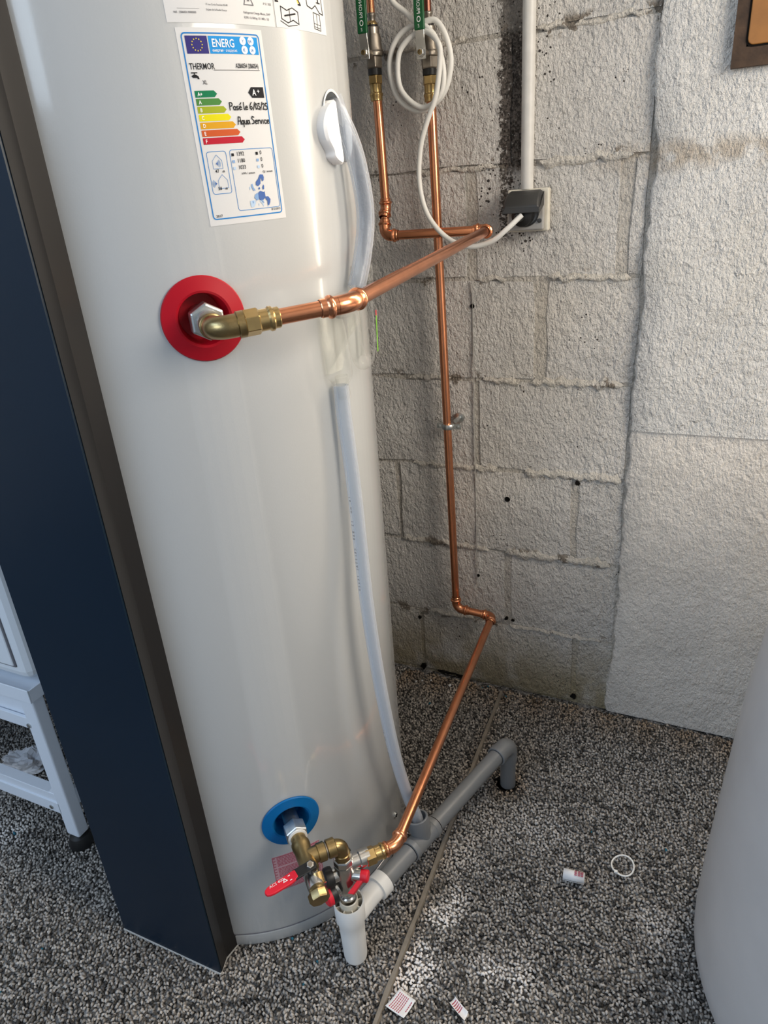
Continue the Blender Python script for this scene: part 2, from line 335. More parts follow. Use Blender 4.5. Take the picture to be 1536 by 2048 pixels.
# ------------------------------------------------------------------ carpet pile (uncountable) and its seam
def seam_x(y): return -.354+(y+.838)*(-.031/.805)
HC = (-.733,-.5515); HR = .286
def carpet(name, x0,x1,y0,y1, side, label):
    s = .0056; gx,gy = np.meshgrid(np.arange(x0,x1,s), np.arange(y0,y1,s)); P = np.stack([gx.ravel(),gy.ravel()],1)
    P += rng.uniform(-.0026,.0026,P.shape); sx = -.354+(P[:,1]+.838)*(-.031/.805)
    keep = (P[:,0] < sx-.006) if side < 0 else (P[:,0] > sx+.006)
    keep &= np.hypot(P[:,0]-HC[0],P[:,1]-HC[1]) > HR-.03
    keep &= P[:,1] < -.008-.006*np.sin(P[:,0]*61)**2
    keep &= np.hypot(P[:,0]-.45,P[:,1]+.5) > .34
    keep &= np.hypot(P[:,0]+.294,P[:,1]+.304) > .021
    keep &= ~((P[:,0] > -.83)&(P[:,0] < -.628)&(P[:,1] > -.86)&(P[:,1] < -.5))
    P = P[keep]; n = len(P)
    oc = np.array([(1,0,0),(-1,0,0),(0,1,0),(0,-1,0),(0,0,1),(0,0,-1)],float)
    F = np.array([(0,2,4),(2,1,4),(1,3,4),(3,0,4),(2,0,5),(1,2,5),(3,1,5),(0,3,5)])
    a = rng.uniform(0,6.283,n); L = rng.uniform(.0032,.0054,n); Wd = rng.uniform(.0022,.0032,n); Hh = rng.uniform(.0032,.0052,n); tl = rng.normal(0,.35,n)
    vx = oc[None,:,0]*L[:,None]; vy = oc[None,:,1]*Wd[:,None]; vz = oc[None,:,2]*Hh[:,None]+vx*tl[:,None]
    co = np.empty((n,6,3)); co[:,:,0] = P[:,0:1]+vx*np.cos(a)[:,None]-vy*np.sin(a)[:,None]; co[:,:,1] = P[:,1:2]+vx*np.sin(a)[:,None]+vy*np.cos(a)[:,None]
    co[:,:,2] = -.001+vz+rng.uniform(-.0012,.0012,n)[:,None]
    # yarn colour: mixed light, mid and dark grey tufts
    g = np.where(rng.random(n)<.20, rng.uniform(.06,.15,n), np.where(rng.random(n)<.6, rng.uniform(.24,.42,n), rng.uniform(.42,.64,n)))
    colr = np.stack([g*.86,g*.80,g*.73],1)
    def blob(x,y,r,jit=.35): 
        d = np.hypot(P[:,0]-x,(P[:,1]-y)*rng.uniform(.6,1.4))/(r*1.5); return np.clip(1.25-d,0,1)*(rng.random(n)>jit)
    dust = np.zeros(n)
    for x,y,r,k in [(-.321,-.639,.020,1.3),(-.328,-.739,.024,1.3),(-.335,-.765,.02,.9),(-.305,-.60,.018,.7),(-.166,-.691,.022,.6),(-.215,-.695,.022,.8),(.013,-.511,.022,.35),(.03,-.53,.02,.3),(-.165,-.80,.03,.7),(-.30,-.43,.04,.35),(-.33,-.50,.03,.5),(-.21,-.39,.05,.3),(-1.29,-.83,.035,.7),(-1.22,-.80,.03,.5),(-.49,-.06,.02,.5)]:
        dust = np.maximum(dust, blob(x,y,r)*k)
    dust = np.clip(dust*1.3,0,.95)[:,None]; colr = colr*(1-dust)+np.array([.90,.86,.82])*dust
    rust = np.clip(1-np.abs(np.hypot(P[:,0]+.294,P[:,1]+.304)-.02)/.035,0,1)*.55
    wallside = np.clip((P[:,1]+.13)/.11,0,1)*(.35+.35*np.sin(P[:,0]*37)**2)*(P[:,0]>-.65)
    seamd = np.clip(1-np.abs(P[:,0]-sx[keep])/.03,0,1)*.35
    br = np.clip(np.maximum(np.maximum(rust,wallside),seamd),0,.7)[:,None]
    colr = colr*(1-br)+colr*np.array([.95,.68,.42])*br
    bl = rng.random(n) < .0007; colr[bl] = (.03,.14,.20)
    me = bpy.data.meshes.new(name); me.vertices.add(n*6); me.vertices.foreach_set('co', co.ravel())
    idx = (F[None]+ (np.arange(n)*6)[:,None,None]).reshape(-1); nf = n*8
    me.loops.add(nf*3); me.loops.foreach_set('vertex_index', idx.astype(np.int32)); me.polygons.add(nf)
    me.polygons.foreach_set('loop_start', np.arange(0,nf*3,3,dtype=np.int32)); me.polygons.foreach_set('use_smooth', np.ones(nf,bool))
    ca = me.color_attributes.new('Col','FLOAT_COLOR','POINT'); full = np.ones((n*6,4),np.float32); full[:,:3] = np.repeat(colr,6,0); ca.data.foreach_set('color', full.ravel())
    me.update(); me.validate(); me.materials.append(M['carpet'])
    o = bpy.data.objects.new(name, me); COL.objects.link(o); return tag(o, label, 'carpet', kind='stuff')
carpet('carpet_pile', -1.75,-.33,-1.08,-.004,-1,'speckled grey carpet pile left of the seam, under the water heater')
carpet('carpet_pile', -.40,.62,-1.08,-.004,1,'speckled grey carpet pile right of the seam, with paper scraps on it')
m = MB(); n = 40
ys = [-1.08+1.06*i/n for i in range(n+1)]
vs = []
for y in ys:
    w = .0056+.001*math.sin(y*70); z = .0028+.0012*math.sin(y*23+1)
    vs += [(seam_x(y)-w,y,-.004),(seam_x(y)-w*.6,y,z),(seam_x(y)+w*.6,y,z*.9),(seam_x(y)+w,y,-.004)]
fs = [(4*i+j,4*i+j+1,4*i+j+5,4*i+j+4) for i in range(n) for j in range(3)]
tag(m.add(vs,fs).build('carpet_seam', M['seam']), 'raw tan carpet edge running from the wall to the front', 'carpet edge')

# ------------------------------------------------------------------ water heater
def cyl(th, z, off=0): a = math.radians(th); return V((HC[0]+math.sin(a)*(HR+off), HC[1]-math.cos(a)*(HR+off), z))
heater = thing('water_heater', 'tall white cylindrical water heater with a navy front panel', 'water heater', (HC[0],HC[1],0))
MB().lathe([(HR-.01,.030),(HR-.001,.032),(HR,.036),(HR,1.66),(HR-.004,1.664),(HR-.02,1.666)], (HC[0],HC[1],0), (0,0,1), 128).build('body', M['heater'], heater)
MB().lathe([(HR+.004,1.668),(HR+.008,1.675),(HR+.008,1.93),(HR-.01,1.955),(HR-.06,1.965)], (HC[0],HC[1],0), (0,0,1), 96).build('top_cover', M['anthracite'], heater)
MB().lathe([(HR-.03,.0),(HR-.004,.0),(HR-.0015,.004),(HR-.0015,.026),(HR-.008,.0295)], (HC[0],HC[1],0), (0,0,1), 128).build('base_skirt', M['heater'], heater)
MB().lathe([(HR-.012,.0290),(HR-.0005,.0300),(HR-.0005,.0312),(HR-.012,.0322)], (HC[0],HC[1],0), (0,0,1), 96, cap=(False,False)).build('base_groove', M['groove'], heater)
# front panel: navy face, chamfer, satin side
x0,x1,yf = -.834,-.623,-.866
MB().prism([(x0,yf,.004),(x1-.001,yf,.004),(x1-.001,yf+.003,.004),(x0,yf+.003,.004)], (0,0,1.94)).build('front_panel', M['navy'], heater, smooth=False)
MB().prism([(x0+.001,yf+.003,.004),(x1,yf+.0032,.004),(x1-.007,yf+.026,.004),(x1,yf+.070,.004),(x1-.02,yf+.13,.004),(x0+.02,yf+.13,.004),(x0,yf+.070,.004)], (0,0,1.94)).build('panel_housing', M['anthracite'], heater, smooth=False)
MB().prism([(x0-.001,yf-.001,.0),(x1+.0005,yf-.001,.0),(x1-.0065,yf+.026,.0),(x1+.0005,yf+.071,.0),(x0,yf+.071,.0)], (0,0,.004)).build('panel_bottom_edge', M['edge'], heater, smooth=False)
# coloured port collars
OUT = V((math.sin(math.radians(47.5)),-math.cos(math.radians(47.5)),0)); TAN = V((math.cos(math.radians(47.5)),math.sin(math.radians(47.5)),0)); UP = V((0,0,1))
F1 = cyl(47.5,1.044); F0 = cyl(47.5,.268)
def collar(c, m_, name):
    n = 56; rows = []
    for r,off in ((.0462,.0005),(.0468,.0022),(.0455,.0040),(.036,.0050),(.0310,.0056),(.0285,.0040),(.0268,-.006),(.0262,-.030)):
        row = []
        for i in range(n):
            a = 2*math.pi*i/n; dx = r*math.cos(a); dz = r*math.sin(a)
            row.append(cyl(47.5+math.degrees(dx/HR), c.z+dz, off))
        rows.append(row)
    vs = [v for r in rows for v in r]; fs = [(j*n+i,j*n+(i+1)%n,(j+1)*n+(i+1)%n,(j+1)*n+i) for j in range(len(rows)-1) for i in range(n)]; fs.append(tuple(range((len(rows)-1)*n,len(rows)*n)))
    return MB().add(vs,fs).build(name, m_, heater)
# real openings in the body behind the collars
body = [o for o in heater.children if o.name.startswith('body')][0]
bm = bmesh.new(); bm.from_mesh(body.data)
kill = [f for f in bm.faces if len(f.verts) > 4 and f.calc_center_median().z < .1]
bmesh.ops.delete(bm, geom=kill, context='FACES'); bm.to_mesh(body.data); bm.free()
cut = MB()
for c in (F1,F0): cut.tube(c-OUT*.06, c+OUT*.03, .030, n=40)
cut.tube(cyl(93.5,1.245,-.03), cyl(93.5,1.245,.03), .0265, n=40)
cuto = cut.build('cutter', M['dark']); cuto.scale = (1,1,1)
bo = body.modifiers.new('openings','BOOLEAN'); bo.object = cuto; bo.operation = 'DIFFERENCE'; bo.solver = 'FLOAT' if 'FLOAT' in bo.bl_rna.properties['solver'].enum_items else 'FAST'
dg = bpy.context.evaluated_depsgraph_get(); newm = bpy.data.meshes.new_from_object(body.evaluated_get(dg)); body.modifiers.clear(); body.data = newm
newm.set_sharp_from_angle(angle=math.radians(35)); bpy.data.objects.remove(cuto)
collar(F1, M['red'], 'red_port_collar')['label'] = 'red plastic collar around the hot outlet'
collar(F0, M['blue'], 'blue_port_collar')['label'] = 'blue plastic collar around the cold inlet'
sc = cyl(93.8,.086); d = (sc-V((HC[0],HC[1],.086))).normalized()
so = MB().lathe([(.0062,-.002),(.0062,.001),(.0050,.0026),(.0024,.003)], sc, d, 16).build('screw', M['steel'], heater)
MB().obox(sc+d*.0032, UP, d.cross(UP), d, .0034,.0008,.0006).obox(sc+d*.0032, d.cross(UP), UP, d, .0034,.0008,.0006).build('screw_slot', M['dark'], so, smooth=False)

# ---- stickers: millimetre sheets wrapped round the cylinder
class Sheet:
    def __init__(s, th0, z1, w, h, rot): s.th0,s.z1,s.w,s.h,s.rot = th0,z1,w,h,math.radians(rot)
    def p(s, x, y, off):
        cx,cy = s.w/2,s.h/2; dx,dy = x-cx,y-cy; c,t = math.cos(s.rot),math.sin(s.rot)
        X = cx+dx*c+dy*t; Y = cy-dx*t+dy*c
        return cyl(s.th0+math.degrees(X/1000/HR), s.z1-Y/1000, off/1000)
    def rect(s, m, x0,y0,x1,y1, off=.5, pts=None):
        n = max(1,int(abs(x1-x0)/4)); vs = []
        for i in range(n+1):
            x = x0+(x1-x0)*i/n; vs += [s.p(x,y0,off),s.p(x,y1,off)]
        m.add(vs,[(2*i,2*i+1,2*i+3,2*i+2) for i in range(n)]); return m
    def poly(s, m, pts, off=.5): m.add([s.p(x,y,off) for x,y in pts],[tuple(range(len(pts)))]); return m
    def frame(s, m, x0,y0,x1,y1,t,off=.5,rad=0):
        r = rad
        s.rect(m,x0+r,y0,x1-r,y0+t,off); s.rect(m,x0+r,y1-t,x1-r,y1,off); s.rect(m,x0,y0+r,x0+t,y1-r,off); s.rect(m,x1-t,y0+r,x1,y1-r,off)
        if r:
            for cx,cy,a0 in ((x0+r,y0+r,180),(x1-r,y0+r,270),(x1-r,y1-r,0),(x0+r,y1-r,90)):
                A = [math.radians(a0+90*i/5) for i in range(6)]
                for i in range(5):
                    s.poly(m,[(cx+math.cos(a)*q,cy+math.sin(a)*q) for a,q in ((A[i],r),(A[i+1],r),(A[i+1],r-t),(A[i],r-t))],off)
        return m
    def line(s, m, pts, w, off=.5):
        for (ax,ay),(bx,by) in zip(pts[:-1],pts[1:]):
            L = math.hypot(bx-ax,by-ay) or 1e-6; nx,ny = -(by-ay)/L*w/2,(bx-ax)/L*w/2; ex,ey = (bx-ax)/L*w*.4,(by-ay)/L*w*.4
            s.poly(m,[(ax-ex+nx,ay-ey+ny),(bx+ex+nx,by+ey+ny),(bx+ex-nx,by+ey-ny),(ax-ex-nx,ay-ey-ny)],off)
        return m
    def disc(s, m, cx,cy,r,off=.5,n=14): return s.poly(m,[(cx+r*math.cos(6.2832*i/n),cy+r*math.sin(6.2832*i/n)) for i in range(n)],off)
    def text(s, m, txt, x, y, size, off=.7, sx=1.0, bold=0.008):
        vs,fs = glyphs(txt,bold); m.add([s.p(x+a*size*sx,y-b*size,off) for a,b in vs],fs); return m
_gc = {}
def glyphs(txt, bold=0.0, align='LEFT'):
    key = (txt,bold,align)
    if key not in _gc:
        cu = bpy.data.curves.new('txt','FONT'); cu.body = txt; cu.size = 1; cu.resolution_u = 2; cu.offset = bold; cu.align_x = align; cu.fill_mode = 'FRONT'
        ob = bpy.data.objects.new('txt',cu); COL.objects.link(ob); dg = bpy.context.evaluated_depsgraph_get(); me = bpy.data.meshes.new_from_object(ob.evaluated_get(dg))
        _gc[key] = ([(v.co.x,v.co.y) for v in me.vertices],[tuple(p.vertices) for p in me.polygons]); bpy.data.objects.remove(ob); bpy.data.curves.remove(cu); bpy.data.meshes.remove(me)
    return _gc[key]
def sticker(name, sh, label, parent, m_=None):
    m = MB(); n = 24; vs = []
    for i in range(n+1): vs += [sh.p(sh.w*i/n,0,.3),sh.p(sh.w*i/n,sh.h,.3),sh.p(sh.w*i/n,0,.02),sh.p(sh.w*i/n,sh.h,.02)]
    fs = []
    for i in range(n):
        a = 4*i; fs += [(a,a+1,a+5,a+4),(a+2,a+6,a+7,a+3),(a,a+4,a+6,a+2),(a+1,a+3,a+7,a+5)]
    fs += [(0,2,3,1),(4*n,4*n+1,4*n+3,4*n+2)]
    o = m.add(vs,fs).build(name, m_ or M['stickerpaper'], parent); o['label'] = label; return o
# energy label
E_ = Sheet(51.9,1.3185,94.5,179.5,1.25); W_,H_ = 94.5,179.5
el = sticker('energy_label', E_, 'energy rating label with coloured arrows and handwriting', heater)
def U(u): return u*W_
def Q(v): return v*H_
E_.frame(MB(),U(.045),Q(.022),U(.955),Q(.968),1.25,rad=4).build('border_print', M['blueink'], el, smooth=False)
m = MB(); E_.rect(m,U(.085),Q(.038),U(.322),Q(.122)); m.build('flag_print', M['flagblue'], el, smooth=False)
m = MB(); E_.rect(m,U(.335),Q(.038),U(.925),Q(.122)); m.build('heading_print', M['skyink'], el, smooth=False)
m = MB()
for i in range(12):
    a = math.radians(30*i); cx,cy = U(.2035)+5.2*math.cos(a),Q(.080)+5.2*math.sin(a)
    E_.poly(m,[(cx+(.85 if k%2 == 0 else .36)*math.sin(math.radians(36*k)),cy-(.85 if k%2 == 0 else .36)*math.cos(math.radians(36*k))) for k in range(10)],.75)
m.build('star_print', M['yellowink'], el, smooth=False)
m = MB(); E_.text(m,'ENERG',U(.365),Q(.090),10.0,.75,.80,.012); E_.text(m,'\u0435\u043d\u0435\u0440\u0433\u0438\u044f \u00b7 \u03b5\u03bd\u03b5\u03c1\u03b3\u03b5\u03b9\u03b1',U(.362),Q(.112),3.3,.75,.92)
for (cx,cy) in ((.735,.058),(.835,.058),(.745,.101),(.845,.101)): E_.disc(m,U(cx),Q(cy),3.7,.75)
m.build('heading_lettering', M['whiteink'], el, smooth=False)
m = MB()
for t,cx,cy in (('Y',.735,.058),('IJA',.835,.058),('IE',.745,.101),('IA',.845,.101)): E_.text(m,t,U(cx)-1.0*len(t),Q(cy)+1.4,3.6,.95)
m.build('circle_lettering', M['blueink'], el, smooth=False)
m = MB(); E_.text(m,'THERMOR',U(.080),Q(.196),7.6,.75,.74); E_.text(m,'A286054 (286054)',U(.605),Q(.190),6.0,.75,.60); E_.text(m,'XL',U(.195),Q(.268),5.0,.75,.8)
E_.text(m,'47',U(.165),Q(.716),4.6,.75,.9,.01); E_.text(m,'dB',U(.245),Q(.716),2.8,.75); E_.text(m,'58',U(.165),Q(.808),4.6,.75,.9,.01); E_.text(m,'dB',U(.245),Q(.808),2.8,.75)
for i,t in enumerate(('1392','1180','1033')): E_.text(m,t,U(.445),Q(.634+.036*i),5.4,.75,.85); E_.text(m,'0',U(.745),Q(.634+.036*i),5.4,.75,.85)
E_.text(m,'kWh / annum',U(.475),Q(.735),2.9,.75); E_.text(m,'GJ / annum',U(.75),Q(.733),2.9,.75)
E_.text(m,'2017',U(.085),Q(.955),3.6,.75); E_.text(m,'812/2013',U(.80),Q(.947),3.2,.75)
E_.rect(m,U(.34),Q(.199),U(.905),Q(.2012),.75)
# tap symbol
E_.line(m,[(U(.09),Q(.212)),(U(.15),Q(.212))],.9,.75); E_.line(m,[(U(.12),Q(.212)),(U(.12),Q(.225))],.9,.75)
E_.poly(m,[(U(.085),Q(.227)),(U(.11),Q(.221)),(U(.135),Q(.221)),(U(.16),Q(.229)),(U(.168),Q(.243)),(U(.15),Q(.243)),(U(.143),Q(.236)),(U(.10),Q(.236))],.75)
E_.rect(m,U(.385),Q(.620),U(.415),Q(.635),.75); E_.rect(m,U(.69),Q(.620),U(.72),Q(.635),.75)
m.build('black_lettering', M['ink'], el, smooth=False)
for i,(ltr,) in enumerate((('A+',),('A',),('B',),('C',),('D',),('E',),('F',))):
    y0 = .298+.0392*i; y1 = y0+.0335; tip = .335+.0408*i; m = MB(); x0_ = U(.088)
    E_.rect(m,x0_,Q(y0),U(tip-.033),Q(y1)); E_.poly(m,[(U(tip-.033),Q(y0)),(U(tip),Q((y0+y1)/2)),(U(tip-.033),Q(y1))])
    o = m.build('rating_arrow', M['arrow%d'%i], el, smooth=False)
m = MB()
for i,ltr in enumerate(('A+','A','B','C','D','E','F')): E_.text(m,ltr,U(.115),Q(.298+.0392*i+.0265),4.8,.75,.85,.015)
E_.text(m,'A',U(.762),Q(.326),7.8,.95,.85,.02); E_.text(m,'+',U(.825),Q(.316),5.4,.95,1,.02)
m2 = MB(); E_.rect(m2,U(.755),Q(.284),U(.915),Q(.338),.7); E_.poly(m2,[(U(.755),Q(.284)),(U(.712),Q(.311)),(U(.755),Q(.338))],.7); m2.build('class_arrow', M['ink'], el, smooth=False)
m.build('arrow_lettering', M['whiteink'], el, smooth=False)
m = MB(); E_.frame(m,U(.095),Q(.603),U(.325),Q(.830),.55,.5,3); E_.frame(m,U(.365),Q(.600),U(.930),Q(.932),.55,.5,3)
for (cx,cy) in ((.205,.622),(.235,.727)):
    x,y = U(cx),Q(cy); E_.line(m,[(x,y),(x+5.2,y+5.5),(x+5.2,y+13),(x-5.2,y+13),(x-5.2,y+5.5),(x,y)],.35,.7)
m.build('box_print', M['blueink'], el, smooth=False)
m = MB(); m3 = MB()
for (cx,cy,d_) in ((.185,.668,1),(.165,.772,-1)):
    x,y = U(cx),Q(cy); E_.poly(m3,[(x,y),(x+2.0*d_,y-1.6),(x+2.0*d_,y+1.6)],.7)
    for q in (2.6,3.8,5.0): E_.line(m,[(x+d_*q*math.cos(a),y+q*math.sin(a)) for a in (-.75,-.38,0,.38,.75)],.55,.7)
E_.rect(m,U(.385),Q(.656),U(.415),Q(.671),.75); E_.rect(m,U(.69),Q(.656),U(.72),Q(.671),.75)
m.build('sound_wave_print', M['mapmid'], el, smooth=False); 
# map of Europe in three blues
def mp(pts): return [(U(.50)+x*.42, Q(.742)+y*.385) for x,y in pts]
for pts in ([(46,0),(55,1),(57,8),(55,16),(50,18),(49,10),(46,12),(44,24),(36,30),(30,26),(31,18),(38,12)],[(34,46),(40,42),(50,46),(53,44),(54,60),(46,66),(35,66),(33,56)],[(54,58),(62,58),(68,66),(66,74),(61,82),(57,80),(58,70),(53,64)],[(52,26),(54,30),(53,38),(49,40),(48,34)],[(36,34),(40,32),(41,37),(37,39)]): E_.poly(m3,mp(pts),.75)
m3.build('map_dark_print', M['mapdark'], el, smooth=False)
m = MB()
for pts in ([(24,50),(33,46),(33,64),(26,66),(20,58)],[(16,24),(20,22),(22,32),(27,40),(20,40),(17,32)],[(36,64),(44,66),(48,74),(45,74)],[(12,68),(15,66),(17,70),(14,74)]): E_.poly(m,mp(pts),.7)
m.build('map_mid_print', M['mapmid'], el, smooth=False)
m = MB()
for pts in ([(6,66),(20,64),(22,72),(16,82),(7,82)],[(10,30),(14,28),(15,34),(10,38)],[(34,68),(38,67),(46,78),(44,84),(41,76)],[(30,74),(32,74),(32,80),(30,80)],[(58,78),(61,84),(57,84)],[(22,66),(26,66),(25,69)]): E_.poly(m,mp(pts),.65)
E_.rect(m,U(.385),Q(.692),U(.415),Q(.707),.75); E_.rect(m,U(.69),Q(.692),U(.72),Q(.707),.75)
m.build('map_light_print', M['maplight'], el, smooth=False)
# handwriting in black marker
HW = {'P':[[(0,0),(.05,1),(.35,1),(.5,.8),(.4,.55),(.06,.5)]],'o':[[(.2,.5),(.02,.35),(.05,.08),(.25,0),(.42,.15),(.38,.42),(.2,.5)]],'s':[[(.38,.5),(.12,.48),(.08,.32),(.34,.2),(.3,.02),(.02,.02)]],
 'e':[[(.02,.24),(.38,.3),(.3,.5),(.1,.45),(.02,.2),(.16,0),(.42,.08)]],'\u00e9':[[(.02,.24),(.38,.3),(.3,.5),(.1,.45),(.02,.2),(.16,0),(.42,.08)],[(.2,.68),(.42,.95)]],'l':[[(.05,1),(.06,.1),(.2,0)]],
 'k':[[(.05,1),(.06,0)],[(.38,.5),(.1,.22),(.42,0)]],'6':[[(.4,1),(.1,.6),(.05,.2),(.25,0),(.45,.2),(.35,.45),(.08,.35)]],'/':[[(0,-.05),(.4,1)]],'0':[[(.2,.85),(.04,.5),(.15,.05),(.35,.1),(.42,.5),(.2,.85)]],
 '3':[[(.05,.8),(.35,.85),(.2,.5),(.42,.3),(.25,0),(.02,.1)]],'2':[[(.05,.7),(.2,.85),(.38,.65),(.05,.02),(.45,.05)]],'5':[[(.42,.85),(.1,.85),(.08,.5),(.38,.45),(.36,.05),(.05,-.05)]],
 'A':[[(0,0),(.2,1),(.5,.95),(.52,0)],[(.08,.45),(.52,.45)]],'q':[[(.4,.45),(.15,.5),(.03,.2),(.2,0),(.4,.2),(.4,.5),(.38,-.35)]],'u':[[(.04,.5),(.06,.1),(.25,0),(.4,.15),(.42,.5),(.44,0)]],'a':[[(.4,.45),(.15,.5),(.03,.2),(.18,0),(.38,.2),(.4,.5),(.46,0)]],
 'S':[[(.5,.9),(.2,1),(.08,.75),(.42,.4),(.35,.05),(.02,.05)]],'r':[[(.05,.5),(.08,0)],[(.08,.35),(.25,.5),(.38,.45)]],'v':[[(.02,.5),(.18,0),(.4,.5)]],'i':[[(.08,.5),(.1,0)]],'c':[[(.38,.45),(.12,.5),(.03,.2),(.2,0),(.42,.05)]],' ':[]}
m = MB()
def hand(t,x,y,size,w):
    for ch in t:
        for st in HW[ch]: E_.line(m,[(x+a*size+random.uniform(-.08,.08),y-b*size) for a,b in st],w,.9)
        x += size*(.30 if ch in ' il' else .40 if ch in 'r/' else .50 if ch not in 'PAS6' else .60)
hand('Pos\u00e9 le 6/03/25',U(.455),Q(.398),6.7,.95); hand('Aqua Service',U(.525),Q(.472),6.9,.95)
m.build('handwriting', M['ink'], el, smooth=False)
# rating plate above
R_ = Sheet(50.0,1.4225,121,100,1.25); rl = sticker('rating_label', R_, 'white data label printed with small text', heater)
m = MB()
for y in (78,88.5): R_.line(m,[(12,y),(34,y)] if y > 80 else [(40,y-1),(64,y-1)],.25,.6)
for (x,y,w,t) in ((8,95,2.6,'N/S : 2586054 0000000'),(41,72,2.6,'Pac                2200 W'),(41,83,2.8,'Thermor Services'),(41,88,2.3,'17 rue Croix Fauchet 45140'),(41,92.3,2.3,'St Jean de la Ruelle France'),(82,93,2.8,'Refrigerant Charge, Masse, GWP'),(82,97.3,2.8,'R290 / 0.150 kg / 0.1 MPa / 3.0'),(98,76,3.2,'A3'),(108,84,2.6,'IP 22  2025'),(41,66,2.4,'Thermor Puissance  1800 W')): R_.text(m,t,x,y-2.5,w,.6,.9)
R_.line(m,[(89,70),(84,83),(95,83),(89,70)],.9,.6); R_.poly(m,[(88,80),(89.5,75.5),(91,80)],.6)
m.build('label_lettering', M['greyink'], rl, smooth=False)
# hazard label
Z_ = Sheet(74.6,1.4215,94,96,1.6); hz = sticker('hazard_label', Z_, 'white label with a yellow hazard triangle and manual symbols', heater)
m = MB(); Z_.poly(m,[(3,72),(20,46),(41,72)],.5); m.build('triangle_print', M['hazard'], hz, smooth=False)
m = MB(); Z_.line(m,[(2.5,73),(20,44.5),(42,73),(2.5,73)],1.6,.6); Z_.line(m,[(13,66),(28,66)],1.2,.7); Z_.line(m,[(17,62),(15,57),(18,52),(21,54),(25,57),(24,61),(20,63),(17,62)],1.1,.7)
Z_.line(m,[(9,77),(18,80),(27,77),(36,80),(36,91),(27,88),(18,91),(9,88),(9,77)],.9,.6); Z_.line(m,[(22,78),(22,89)],.7,.6); Z_.line(m,[(14,85),(31,82)],1.5,.6); Z_.line(m,[(7,90),(18,94),(33,92)],.7,.6)
Z_.line(m,[(52,50),(55,72),(64,74),(72,70),(80,76),(88,77),(85,50)],1.0,.6); Z_.line(m,[(78,50),(79,67)],2.0,.6); Z_.line(m,[(75,67),(83,67)],1.0,.6)
Z_.line(m,[(66,77),(80,78),(80,93),(66,92),(66,77)],.7,.6); Z_.line(m,[(73,78),(73,92)],.6,.6); Z_.line(m,[(66,87),(80,88)],.5,.6); Z_.line(m,[(66,90),(80,91)],.5,.6)
m.build('symbol_print', M['ink'], hz, smooth=False)
# pink warning sticker below the cold inlet
P_ = Sheet(39.3,.2005,80,77,0); ps = sticker('warning_sticker', P_, 'pink printed warning sticker behind the red lever', heater, M['linen'])
m = MB()
for r in range(24):
    y = 2.6+r*3.1
    if r in (7,15): continue
    P_.text(m,'##' if r%2 == 0 else '',1.5,y+1.2,3.0,.6,1.0,.02); x = 7.5
    while x < 76: w = random.uniform(2,6); P_.rect(m,x,y-.75,min(x+w,77),y+.75,.6); x += w+random.uniform(.5,1)
P_.frame(m,.3,.3,79.7,76.7,.8,.6); m.build('warning_lettering', M['redink'], ps, smooth=False)
# foam grommet round the hose outlet
def cylpoly(pts, h, off=0.0): return [cyl(93.5+math.degrees(a*1.3/HR), 1.237+b, off) for a,b in pts]
def pad(pts, t, name):
    q_ = catmull([(*p,0) for p in pts+pts[:1]],4)[:-1]; pts = [(p.x,p.y) for p in q_]
    n = len(pts); m = MB(); A = cylpoly(pts,0,-.004); ce = (sum(p[0] for p in pts)/n,sum(p[1] for p in pts)/n); B = cylpoly(pts,0,t*.75); Cc = cylpoly([(ce[0]+(p[0]-ce[0])*.84,ce[1]+(p[1]-ce[1])*.92) for p in pts],0,t)
    m.add(A+B+Cc,[(i,(i+1)%n,n+(i+1)%n,n+i) for i in range(n)]+[(n+i,n+(i+1)%n,2*n+(i+1)%n,2*n+i) for i in range(n)]+[tuple(range(2*n,3*n))]); m.build(name, M['foam'], heater)
pad([(-.011,.024),(-.0245,.014),(-.0325,-.002),(-.031,-.017),(-.0225,-.030),(-.021,-.037),(-.013,-.0425),(-.004,-.0425),(-.006,-.02),(-.009,.0)], .013, 'foam_pad')
pad([(.008,.022),(.018,.020),(.031,.006),(.033,-.010),(.030,-.026),(.020,-.038),(.012,-.040),(.011,-.02)], .008, 'foam_pad')
MB().lathe([(.0270,-.028),(.0270,.0),(.0290,.001),(.0280,.0018),(.0260,.001)], cyl(93.5,1.245,0), cyl(93.5,1.245,1)-cyl(93.5,1.245,0), 36, cap=(True,False)).build('hose_outlet', M['white'], heater)

# ------------------------------------------------------------------ copper runs
PR = .0086
def collar_fit(m, p, d, L=.018, r=PR):       # pressed end of a fitting: sleeve with a rolled bead
    m.lathe([(r+.0008,0),(r+.0016,.001),(r+.0016,L*.35),(r+.0036,L*.45),(r+.0042,L*.58),(r+.0036,L*.70),(r+.0018,L*.80),(r+.0018,L)], p, d, 24, cap=(False,False)); return m
def elbow(parent, a, c, b, rad, name='elbow', m_=None, L=.017):
    A = arc(a,c,b,rad,10); m = MB().sweep(A, PR+.0018, 18, cap=False); a,c,b = V(a),V(c),V(b)
    collar_fit(m, A[0]+(a-c).normalized()*L, (c-a), L); collar_fit(m, A[-1]+(b-c).normalized()*L, (c-b), L)
    m.build(name, m_ or M['copper'], parent); return A
def brass_end(parent, p, d, m_=None, nut=True):     # compression nut and press ring at the end of a pipe, from p along d
    m_ = m_ or M['brass_bright']; p = V(p); d = V(d).normalized(); k = MB()
    k.lathe([(PR+.0015,0),(PR+.0025,.001),(PR+.0025,.006),(PR+.0044,.008),(PR+.0046,.011),(PR+.0028,.013),(PR+.003,.024)], p, d, 24, cap=(True,True)); k.build('press_ring', m_, parent)
    if nut: MB().lathe([(.0125,.0215),(.0142,.0235),(.0142,.037),(.0125,.039)], p, d, 6).build('hex_nut', m_, parent, smooth=False, bevel=.0007)
